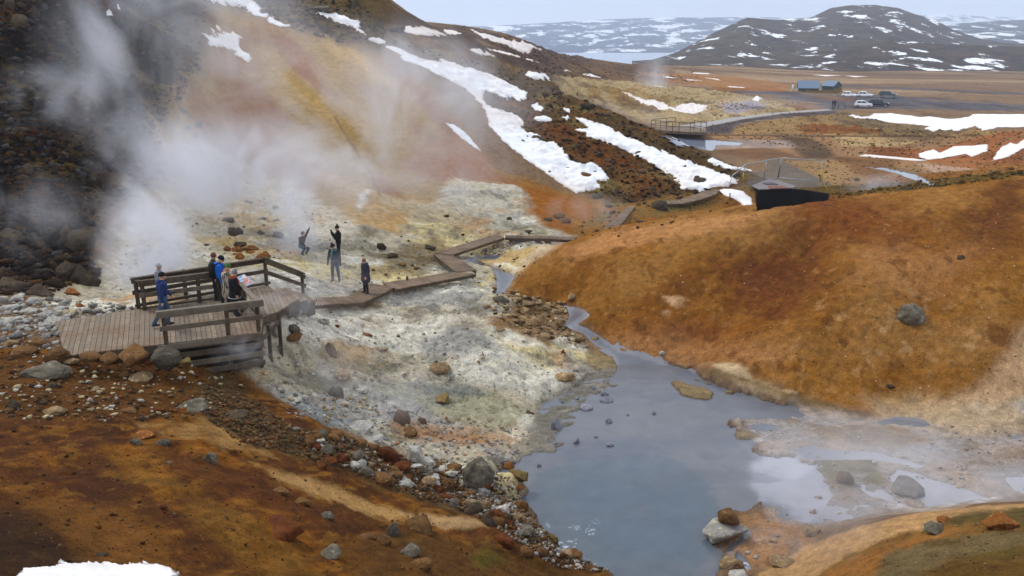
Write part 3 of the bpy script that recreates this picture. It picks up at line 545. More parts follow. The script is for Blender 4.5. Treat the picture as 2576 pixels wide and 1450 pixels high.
PW = K8([(2100,-80),(1800,60),(1550,250),(1480,480),(1250,600),(1200,780),(1350,900),(1400,1000),(1600,1200),(1900,1400),(2000,1700)]) + [(1900,1640),(1860,1440),(2020,1345),(2150,1315),(2300,1275),(2450,1262),(2700,1250),(2950,1250),(2950,1090),(2576,1080),(2330,1062),(2200,1050),(1990,1000),(1850,950),(1700,905)]
patch('water', PW, wm, -.02, flat=0.0, edge=.004, pad=.03, step=.0018, colfn=poolcol, sh=base, kind='structure')
for k, (nm_, pl) in enumerate(WAT):
    patch('water', pl, wm if nm_[-1] in 'AB' else (wm3 if (nm_ == 'puddle') else wm2), -.05, samp=bsamp, edge=.004, pad=.01, step=.002, sh=base, colfn=poolcol if nm_[-1] in 'AB' else None, kind='structure')
# ------------------------------------------------------------------ snow
snm, nt, b = newmat('snow', (.86, .87, .89), .75)
g = N(nt, 'ShaderNodeNewGeometry'); n = N(nt, 'ShaderNodeTexNoise', i_Scale=1.4, i_Detail=6.0); nt.links.new(g.outputs['Position'], n.inputs['Vector'])
n3 = N(nt, 'ShaderNodeTexNoise', i_Scale=.12, i_Detail=3.0); nt.links.new(g.outputs['Position'], n3.inputs['Vector'])
cc = mixc(nt, ramp(nt, n3.outputs['Fac'], .42, .62), (.88, .89, .91), (.80, .74, .70)); cc = mixc(nt, ramp(nt, n.outputs['Fac'], .56, .8), cc, (.70, .64, .59)); va = N(nt, 'ShaderNodeVertexColor', layer_name='Col'); nt.links.new(mixc(nt, 1.0, cc, va.outputs['Color'], 'MULTIPLY'), b.inputs['Base Color'])
bp = N(nt, 'ShaderNodeBump', i_Strength=.5, i_Distance=.15); nt.links.new(n.outputs['Fac'], bp.inputs['Height']); nt.links.new(bp.outputs[0], b.inputs['Normal'])
snk, nt, b = newmat('dusty_snow', (.78, .70, .65), .8); va = N(nt, 'ShaderNodeVertexColor', layer_name='Col'); nt.links.new(mixc(nt, 1.0, (.78, .70, .65), va.outputs['Color'], 'MULTIPLY'), b.inputs['Base Color'])
def snowcol(U, V, X, D, d):
    k = np.clip(1 - d / .0035, 0, 1) * .55 * np.clip(.5 + fbm(U * 200, V * 160, 4, 401, .6) * 1.6, 0, 1) + st(fbm(X * .5, D * .5, 5, 402, .65), .22, .5) * .16
    return np.clip(1 - k[..., None] * np.array([.55, .68, .80]), .1, 1).astype(np.float32)
SN = [
 (K2([(250,335),(330,345),(420,380),(500,420),(580,440),(660,455),(630,420),(700,440),(830,480),(920,515),(1000,530),(1100,580),(1200,630),(1280,670),(1290,700),(1230,735),(1180,710),(1110,710),(1060,680),(990,665),(950,685),(975,740),(1040,785),(1100,800),(1190,815),(1230,850),(1265,900),(1250,930),(1290,970),(1330,965),(1370,985),(1400,1030),(1480,1030),(1530,1070),(1560,1120),(1600,1170),(1680,1185),(1760,1180),(1820,1210),(1870,1290),(1870,1315),(1790,1310),(1820,1360),(1730,1380),(1640,1400),(1560,1360),(1480,1300),(1400,1240),(1300,1170),(1200,1100),(1100,1010),(1020,920),(1000,850),(985,800),(900,700),(830,640),(740,590),(640,540),(540,490),(440,455),(380,440),(370,400),(290,360)]), 'longest white snow band, running down the orange slope to its foot', 0, .0022),
 (K2([(1625,855),(1700,860),(1800,900),(1900,930),(2000,990),(2100,1030),(2200,1070),(2350,1130)]) + K3([(0,995),(100,1040),(200,1080),(300,1110),(400,1150),(480,1180),(600,1230),(600,1250),(480,1270),(400,1290),(350,1310),(290,1300),(210,1290),(205,1260),(140,1215),(100,1160)]) + K2([(2400,1330),(2300,1260),(2150,1160),(2050,1120),(1900,1050),(1800,1020),(1700,970),(1625,940),(1720,930),(1700,890)]), 'broad snow band on the brown spur ending beside the curved boardwalk', 0, .0022),
 (K2([(690,890),(760,910),(830,960),(890,1020),(955,1100),(900,1070),(820,1010),(740,940)]), 'narrow blade of snow alone in the middle of the orange slope', 0, .0012),
 (K2([(325,172),(420,190),(520,195),(620,220),(700,255),(600,262),(500,255),(410,240),(370,205)]), 'pinkish snow bank just below the ridge crest, right of the dark crag', 1, .0012),
 (K2([(660,218),(740,225),(810,255),(720,255)]), 'small pinkish snow tail at the right end of the crest snow bank', 1, .001),
 (K2([(850,215),(1000,255),(1140,290),(1260,310),(1350,340),(1390,368),(1320,355),(1300,390),(1220,370),(1130,335),(1000,290)]), 'long snow streak along the far end of the left ridge', 1, .001),
 (K2([(870,350),(950,360),(1070,420),(980,405),(880,375)]), 'short broken snow patch in the hollow under the far ridge streak', 1, .001),
 (K2([(975,350),(1100,370),(1300,430),(1400,455),(1300,440),(1150,400)]), 'thin diagonal snow line below the far ridge streak', 1, .0006),
 (K2([(1270,545),(1290,515),(1430,535),(1450,570),(1410,580),(1330,565)]), 'ragged snow patch at the head of the yellow hill', 0, .002),
 (K2([(1310,765),(1360,745),(1410,785),(1380,815),(1330,790)]), 'small snow patch among dark rocks, nearest the spur crest', 0, .002),
 (K2([(1345,845),(1450,845),(1480,880),(1400,885),(1345,870)]), 'small lumpy snow patch on rust brown ground between the two bands', 0, .003),
 (K2([(1540,775),(1595,800),(1590,815),(1545,795)]), 'tiny snow scrap on the spur crest left of the broad band', 0, .001),
 (K2([(1535,850),(1580,840),(1600,865),(1560,865)]), 'tiny snow scrap just above the top of the broad band', 0, .001),
 (K2([(0,140),(60,150),(90,200),(70,210),(130,265),(80,240),(20,200)]) + K1([(2538,185),(2440,160),(2290,92),(2400,95),(2500,110)]), 'slanting snow strip beneath the dark crag on the skyline', 0, .002),
 (K2([(110,280),(200,275),(255,300),(250,320),(190,305)]), 'little snow patch linking the crag strip and the longest band', 0, .0016),
 (K1([(1470,-20),(1810,-20),(1870,40),(1915,60),(1900,85),(1940,100),(1990,145),(2110,185),(2040,195),(1960,165),(1930,130),(1850,110),(1800,85),(1780,50),(1700,40),(1600,20)]), 'snow strip at the top edge of the picture above the steam', 0, .003),
 (K1([(1490,260),(1560,240),(1590,210),(1610,235),(1690,240),(1740,260),(1745,330),(1755,370),(1820,395),(1790,440),(1730,410),(1710,400),(1720,365),(1640,355),(1520,330),(1510,290)]), 'jagged snow patch high on the slope inside the steam', 0, .004),
 (K1([(770,95),(800,60),(850,30),(865,45),(820,85),(810,115)]), 'small snow patch high among the dark cliffs, upper left', 0, .002),
 (K3([(1345,790),(1390,780),(1420,800),(1500,795),(1520,775),(1640,775),(1850,800),(1900,795),(2050,815),(2170,800),(2200,780),(2700,780),(2700,865),(2370,870),(2270,895),(2220,860),(2090,900),(2000,890),(1900,860),(1800,850),(1660,840),(1560,820),(1400,810)]), 'wide snow drift below the parking area', 0, .001),
 (K3([(1870,875),(1970,880),(1940,900),(1880,893)]), 'small snow scrap below the wide drift', 0, .001),
 (K3([(1425,1065),(1480,1055),(1700,1075),(1890,1095),(1840,1100),(1600,1080)]), 'long thin snow line on the orange ground left of the clawed drift', 1, .0005),
 (K3([(1830,1050),(1940,1020),(1980,1045),(2070,1000),(2200,995),(2310,985),(2300,1030),(2200,1070),(2150,1050),(2000,1080),(1900,1090),(1840,1075)]), 'clawed snow drift in the gully of the far orange hill', 0, .001),
 (K3([(2330,1100),(2390,1010),(2460,975),(2500,985),(2552,950),(2620,940),(2620,1000),(2552,1010),(2450,1070)]), 'snow drift cut by the right edge above the orange hill', 0, .0015),
 (K3([(385,1095),(420,1080),(500,1110),(560,1135),(690,1160),(640,1165),(520,1150),(430,1125)]), 'small bright snow strip just left of the wire fence panels', 0, .001),
 (K3([(470,1300),(520,1285),(600,1300),(640,1310),(690,1350),(700,1395),(640,1402),(560,1350),(500,1330)]), 'snow lump beside the dark culvert, under the left fence panel', 0, .001),
 (K2([(1965,665),(2050,690),(2150,730),(2280,745),(2310,780),(2390,785)]) + K3([(160,742),(210,715),(340,715),(405,725),(370,745),(400,755),(320,780),(270,780),(180,762),(60,745)]) + K2([(2300,800),(2180,770),(2080,730)]), 'smooth snow sheet on the yellow valley side behind the spur', 1, .0006),
 (K2([(1540,500),(1630,525),(1560,520)]), 'thin snow sliver on the brown plain, nearest the ridge', 0, .0008),
 (K2([(1670,535),(1740,532),(1830,568),(1740,555)]), 'small snow sliver on the brown plain above the yellow hill', 0, .0008),
 (K3([(680,670),(770,668),(735,700)]), 'small triangular snow patch left of the parking area', 0, .0005),
 (K3([(1110,510),(1300,515),(1200,520)]), 'thin snow line on the far plain, left of a pair', 0, .0006),
 (K3([(1330,516),(1490,522),(1400,527)]), 'thin snow line on the far plain, right of a pair', 0, .0006),
 (K3([(20,585),(120,595),(60,600)]), 'tiny snow sliver beside the distant steam vent', 0, .0004),
 (K3([(80,515),(190,535),(110,530)]), 'snow sliver at the foot of the mountain, left of three', 0, .0006),
 (K3([(240,540),(360,550),(260,549)]), 'snow sliver at the foot of the mountain, middle of three', 0, .0006),
 (K3([(370,530),(470,540),(480,549)]), 'snow sliver at the foot of the mountain, right of three', 0, .0006),
 (K3([(280,495),(400,500),(410,506),(300,502)]), 'thin snow line touching the base of the mountain slope', 0, .0006),
 (K3([(525,588),(640,596),(650,601),(540,594)]), 'thin snow line on the plain left of the huts', 0, .0004),
 (K7([(130,1450),(200,1415),(330,1410),(400,1395),(430,1360),(500,1390),(600,1370),(760,1385),(860,1395),(1050,1372),(1110,1400),(1190,1410),(1215,1450),(1180,1600),(160,1600)]), 'white snow patch at the bottom left corner of the picture', 0, .006)]
for px, lab, dirty, rag in SN:
    rag = rag * 1.9 + .0006; far_ = base.pt(*px[0]).y > 140; rag = min(rag, .0005) if base.pt(*px[0]).y > 215 else rag
    o = patch('snow_patch', px, snk if dirty else snm, .0, soft=.004, rag=rag, step=.0012, vstep=.0011, colfn=snowcol, sh=base if far_ else ground, label=lab, category='snow patch', group='snow patches on the slopes')
    # thickness grows inward; scaled with distance so far drifts stay visible
    me = o.data; n_ = len(me.vertices); co = np.empty(n_ * 3, np.float32); me.vertices.foreach_get('co', co); co = co.reshape(-1, 3)
    Dm = float(np.median(co[:, 1])); H = (base if far_ else ground).poly(px); U = co[:, 0] / co[:, 1]; V = np.log(co[:, 1])
    d = sdist(H, U, V) + rag * fbm(U * 110 + 5, V * 110, 5, 7, .72); t = np.clip(d / .004, 0, 1); th = (.07 if Dm < 110 else .0022 * Dm)
    if Dm < 20: th = .07
    if Dm > 215: th = 0.0
    elif Dm > 100: th = .05
    co[:, 2] += (th * (t * (2 - t)) + .02 * np.clip(Dm / 60, .4, 2) * (d > 0)).astype(np.float32); me.vertices.foreach_set('co', co.ravel()); me.update()
# ------------------------------------------------------------------ lake and mountains
lm = watermat('lake_water', (.33, .40, .50), .3, .3, .02)
bm = bmesh.new()
vs = [bm.verts.new(p) for p in ((-2500, 1300, -45), (2600, 1300, -45), (4200, 3300, -45), (-2500, 3300, -45))]; bm.faces.new(vs)
me = bpy.data.meshes.new('lake'); bm.to_mesh(me); bm.free(); link('lake', me, lm, kind='structure')
def mountain(name, crest, foot, back, u0, u1, seed, ncol=520, nrow=150, rough=1.0, extra=None, mat=None):
    """crest: (ox, oy, D) skyline; foot: (ox, oy, D) line where it meets the plain"""
    cr = sorted([(us(a, b)[0], us(a, b)[1], D) for a, b, D in crest]); ft = sorted([(us(a, b)[0], us(a, b)[1], D) for a, b, D in foot])
    u = np.linspace(u0, u1, ncol)
    cs = np.interp(u, [c[0] for c in cr], [c[1] for c in cr]); cd = np.interp(u, [c[0] for c in cr], [c[2] for c in cr])
    fs = np.interp(u, [c[0] for c in ft], [c[1] for c in ft]); fdd = np.interp(u, [c[0] for c in ft], [c[2] for c in ft])
    t = np.linspace(0, 1, nrow)[:, None]
    D = fdd * (1 - t) + cd * t; s = fs + (cs - fs) * (t ** .85)
    U = np.broadcast_to(u, D.shape)
    h = (cs - fs); env = np.sin(np.clip(t, 0, 1) * math.pi) ** .8
    Dm = float(D.mean()); X = U * D
    n = fbm(X / Dm * 14, D / Dm * 7, 5, seed, .55); n2 = np.abs(fbm(X / Dm * 30, D / Dm * 14, 4, seed + 5, .6))
    s = s + env * h * (.16 * n - .10 * n2) * rough
    if extra is not None: s = s + extra(U, t, h)
    zc = CAMZ + s * D
    # back slope
    tb = np.linspace(0, 1, 16)[1:, None]; Db = cd * (1 - tb) + back * tb; Zb = (CAMZ + cs * cd) * (1 - tb ** 1.3) + (-90) * tb ** 1.3
    tf = np.array([[0.]]); Df = fdd * .97 + 0 * tf; Zf = (CAMZ + fs * fdd) - .02 * fdd
    DD = np.vstack([Df, D, Db]); ZZ = np.vstack([np.broadcast_to(Zf, Df.shape), zc, Zb]); UU = np.broadcast_to(u, DD.shape)
    return link(name, grid_mesh(name, UU * DD, DD, ZZ), mat, kind='structure'), (u, cs, cd)
def mtmat(name, ca_, cb, snowlo, snowhi, sc, zst, cs2=(.86, .88, .9), seed=0, horiz=2.2, spot=3.0):
    m, nt, b = newmat(name, ca_, .95, spec=.1)
    g = N(nt, 'ShaderNodeNewGeometry'); mp = N(nt, 'ShaderNodeMapping'); mp.inputs['Scale'].default_value = (1, .5, zst); mp.inputs['Location'].default_value = (seed, seed, 0)
    nt.links.new(g.outputs['Position'], mp.inputs['Vector'])
    n = N(nt, 'ShaderNodeTexNoise', i_Scale=sc, i_Detail=8.0, i_Roughness=.66); nt.links.new(mp.outputs[0], n.inputs['Vector'])
    n2 = N(nt, 'ShaderNodeTexNoise', i_Scale=sc * spot, i_Detail=6.0, i_Roughness=.6); nt.links.new(mp.outputs[0], n2.inputs['Vector'])
    base_ = mixc(nt, ramp(nt, n2.outputs['Fac'], .4, .62), ca_, cb)
    sn = ramp(nt, n.outputs['Fac'], snowlo, snowhi); nt.links.new(mixc(nt, sn, base_, cs2), b.inputs['Base Color'])
    bp = N(nt, 'ShaderNodeBump', i_Strength=1.0, i_Distance=6.0); nt.links.new(n2.outputs['Fac'], bp.inputs['Height']); nt.links.new(bp.outputs[0], b.inputs['Normal'])
    return m
L = lambda r, g_, b_: tuple(float(x) for x in A(r, g_, b_))
mm1 = mtmat('heath_and_snow', L(50, 40, 32), L(76, 60, 44), .58, .60, .03, 2.6, spot=1.7)
def ex1(U, t, h): return np.zeros_like(U * t)
mountain('hill', [(1600,158,700),(1640,153,800),(1700,132,1000),(1740,112,1050),(1800,80,1150),(1880,44,1250),(1960,50,1300),(2040,44,1350),(2090,20,1400),(2140,13,1400),(2200,12,1400),(2260,20,1400),(2300,35,1400),(2350,48,1400),(2400,76,1350),(2470,98,1300),(2530,108,1250),(2700,116,1200),(2900,122,1200)],
    [(1600,162,560),(1700,178,600),(1900,182,640),(2300,184,680),(2900,184,700)], 2600, us(1590,150)[0], us(2950,150)[0], 5, mat=mm1, rough=.9)
mountain('hill', [(1900,178,680),(2050,150,760),(2150,118,800),(2250,100,840),(2330,108,820),(2420,112,820),(2576,118,800),(2900,130,800)], [(1900,180,620),(2300,184,640),(2900,186,660)], 1500, us(1880,150)[0], us(2950,150)[0], 15, mat=mtmat('dark_heath', L(46, 36, 30), L(74, 56, 42), .57, .59, .036, 2.6, seed=9, spot=1.7), rough=1.3)
mountain('hill', [(2350,70,2600),(2420,58,2700),(2500,52,2700),(2576,48,2800),(2900,50,2800)], [(2350,120,1700),(2900,130,1700)], 4800, us(2330,150)[0], us(2950,150)[0], 25, mat=mtmat('haze_blue_heath', L(44, 46, 58), L(60, 60, 70), .54, .56, .016, 4, seed=3))  # heath tones shifted to blue, haze mixed into the colour
mountain('hill', [(2300,40,5200),(2380,34,5200),(2450,40,5400),(2576,44,5400),(2900,40,5400)], [(2300,90,4200),(2900,90,4200)], 6500, us(2260,150)[0], us(2950,150)[0], 26, mat=mtmat('haze_blue_snow', L(60, 66, 84), L(70, 76, 92), .46, .52, .009, 4, seed=5))  # bluish ground between the snow has distance haze in its colour
mountain('hill', [(900,66,3600),(1200,66,4000),(1300,62,4200),(1400,56,4300),(1500,50,4400),(1600,46,4400),(1700,44,4400),(1800,44,4400),(1900,42,4400),(2100,50,4400),(2400,60,4400)], [(900,133,2750),(1500,132,2780),(2400,130,2800)], 6200, us(880,150)[0], us(2420,150)[0], 35, mat=mtmat('haze_blue_slopes', L(30, 38, 56), L(40, 48, 64), .525, .56, .010, 4.5, seed=2), rough=2.0)  # far range: part of the haze is painted as bluer slope colours
# ------------------------------------------------------------------ rocks
def rockmesh(seed, angular=True, n=16, flat=.75):
    rnd = random.Random(seed); bm = bmesh.new()
    for k in range(n if angular else 60):
        v = Vector((rnd.gauss(0, 1), rnd.gauss(0, 1), rnd.gauss(0, 1))).normalized()
        r = rnd.uniform(.82, 1.08) if angular else 1
        bm.verts.new((v.x * .5 * r, v.y * .42 * r, v.z * .5 * flat * r))
    bmesh.ops.convex_hull(bm, input=bm.verts[:])
    for v in [v for v in bm.verts if not v.link_faces]: bm.verts.remove(v)
    bmesh.ops.bevel(bm, geom=bm.edges[:], offset=.035 if angular else .02, segments=1, affect='EDGES', clamp_overlap=True)
    bmesh.ops.triangulate(bm, faces=bm.faces[:])
    bmesh.ops.subdivide_edges(bm, edges=[e for e in bm.edges if e.calc_length() > .10], cuts=2, use_grid_fill=True)
    bmesh.ops.triangulate(bm, faces=bm.faces[:])
    bmesh.ops.subdivide_edges(bm, edges=[e for e in bm.edges if e.calc_length() > .07], cuts=1, use_grid_fill=True)
    off = Vector((seed * 3.1, seed * 1.7, 0))
    for v in bm.verts:
        nn = v.co.normalized(); a = mnoise.fractal(v.co * 3.2 + off, 1.0, 2.0, 4) * .055 + mnoise.noise(v.co * 11 + off) * .014
        v.co += nn * a
    bmesh.ops.remove_doubles(bm, verts=bm.verts[:], dist=.002)
    ex = [max(v.co[k] for v in bm.verts) - min(v.co[k] for v in bm.verts) for k in (0, 1)]
    for v in bm.verts: v.co.x /= ex[0]; v.co.y *= .9 / ex[1]
    zmin = min(v.co.z for v in bm.verts)
    for v in bm.verts: v.co.z -= zmin
    me = bpy.data.meshes.new('rock'); bm.to_mesh(me); bm.free()
    for p in me.polygons: p.use_smooth = True
    return me
def rockmat(name, c1, c2, c3, lich=.62):
    m, nt, b = newmat(name, c1, .95, spec=.08)
    t = N(nt, 'ShaderNodeTexCoord'); oi = N(nt, 'ShaderNodeObjectInfo'); mp = N(nt, 'ShaderNodeMapping'); nt.links.new(t.outputs['Object'], mp.inputs['Vector']); nt.links.new(oi.outputs['Location'], mp.inputs['Location'])
    n = N(nt, 'ShaderNodeTexNoise', i_Scale=2.6, i_Detail=7.0, i_Roughness=.68); n2 = N(nt, 'ShaderNodeTexNoise', i_Scale=7.0, i_Detail=5.0, i_Roughness=.7)
    nt.links.new(mp.outputs[0], n.inputs['Vector']); nt.links.new(mp.outputs[0], n2.inputs['Vector'])
    c = mixc(nt, ramp(nt, n.outputs['Fac'], .38, .6), c1, c2); c = mixc(nt, ramp(nt, n2.outputs['Fac'], lich, lich + .06), c, c3)
    r = mathn(nt, 'ADD', mathn(nt, 'MULTIPLY', oi.outputs['Random'], .5), .75); cr = N(nt, 'ShaderNodeCombineColor')
    for k in range(3): nt.links.new(r, cr.inputs[k])
    c = mixc(nt, 1.0, c, cr.outputs[0], 'MULTIPLY'); c = mixc(nt, 1.0, c, ramp(nt, n2.outputs['Fac'], .3, .7, (.7, .7, .7), (1.3, 1.3, 1.3)), 'MULTIPLY')
    nt.links.new(c, b.inputs['Base Color'])
    bp = N(nt, 'ShaderNodeBump', i_Strength=.8, i_Distance=.06); nt.links.new(n2.outputs['Fac'], bp.inputs['Height']); nt.links.new(bp.outputs[0], b.inputs['Normal'])
    return m
RM = {'g': rockmat('grey_rock', L(112, 104, 92), L(84, 76, 68), L(158, 152, 138)), 'd': rockmat('dark_rock', L(64, 54, 48), L(82, 68, 56), L(108, 98, 82)),
      'b': rockmat('brown_rock', L(96, 66, 46), L(118, 84, 58), L(150, 132, 108)), 'r': rockmat('red_rock', L(84, 44, 28), L(104, 58, 36), L(130, 92, 64), .66),
      'p': rockmat('pale_rock', L(176, 170, 160), L(146, 142, 138), L(206, 190, 150), .58), 't': rockmat('tan_rock', L(160, 130, 96), L(126, 102, 82), L(198, 180, 146), .6),
      'o': rockmat('orange_rock', L(150, 90, 50), L(118, 76, 46), L(186, 164, 120), .62), 'm': rockmat('mud_coated_rock', L(138, 138, 146), L(112, 112, 122), L(160, 156, 158)), 'v': rockmat('mossy_rock', L(104, 94, 62), L(118, 90, 60), L(150, 146, 110))}
VAR = {}
for key in RM:
    for q in range(3 if key in 'gdbp' else 2):
        me = rockmesh(hash_ := (ord(key) * 7 + q * 31) % 997, q != 1, 13 + q * 5, .7 + .12 * q); me.materials.append(RM[key]); VAR.setdefault(key, []).append(me)
RN = [0]
def rock(Kf, cx, yb, w, h, key, lab=None, grp=None, name='boulder', onwater=False, rot=None, var=None, lift=0.0, D=None):
    ox, oy = Kf([(cx, yb - h * .18)])[0]; ox2 = Kf([(cx + w, yb)])[0][0]; oy2 = Kf([(cx, yb - h)])[0][1]
    rnd = random.Random(RN[0] * 13 + 5); RN[0] += 1
    p = ground.pt(ox, oy) if D is None else atd(ox, oy, D)
    if onwater: p = atz(ox, oy, 0.0)
    dep = p.y * CT - (p.z - CAMZ) * ST
    W = (ox2 - ox) / OS / FPX * dep; Hh = (Kf([(cx, yb)])[0][1] - oy2) / OS / FPX * dep
    me = VAR[key][(0, len(VAR[key]) - 1 if len(VAR[key]) > 2 else 0, 1)[rnd.choice((0, 0, 1, 1, 2))] if var is None else var]
    zr = max(v.co.z for v in me.vertices) if not hasattr(rock, 'z_' + me.name) else getattr(rock, 'z_' + me.name); setattr(rock, 'z_' + me.name, zr)
    vis = max(.25 * W, (Hh - .30 * W) / .93)                # the sight line looks down: part of the height is the rock's depth
    o = bpy.data.objects.new(name, me); C.objects.link(o)
    sz = vis * 1.6 / zr
    o.scale = (W * 1.06, W * 1.1, sz); o.rotation_euler = (rnd.uniform(-.12, .12), rnd.uniform(-.12, .12), rnd.uniform(-.6, .6) + (math.pi if rnd.random() < .5 else 0) if rot is None else rot)
    o.location = (p.x, p.y + W * .12, p.z - sz * zr * .40 + lift)
    o['category'] = 'boulder' if W > .5 else 'rock'; o['label'] = lab or grp
    if grp: o['group'] = grp
    return o
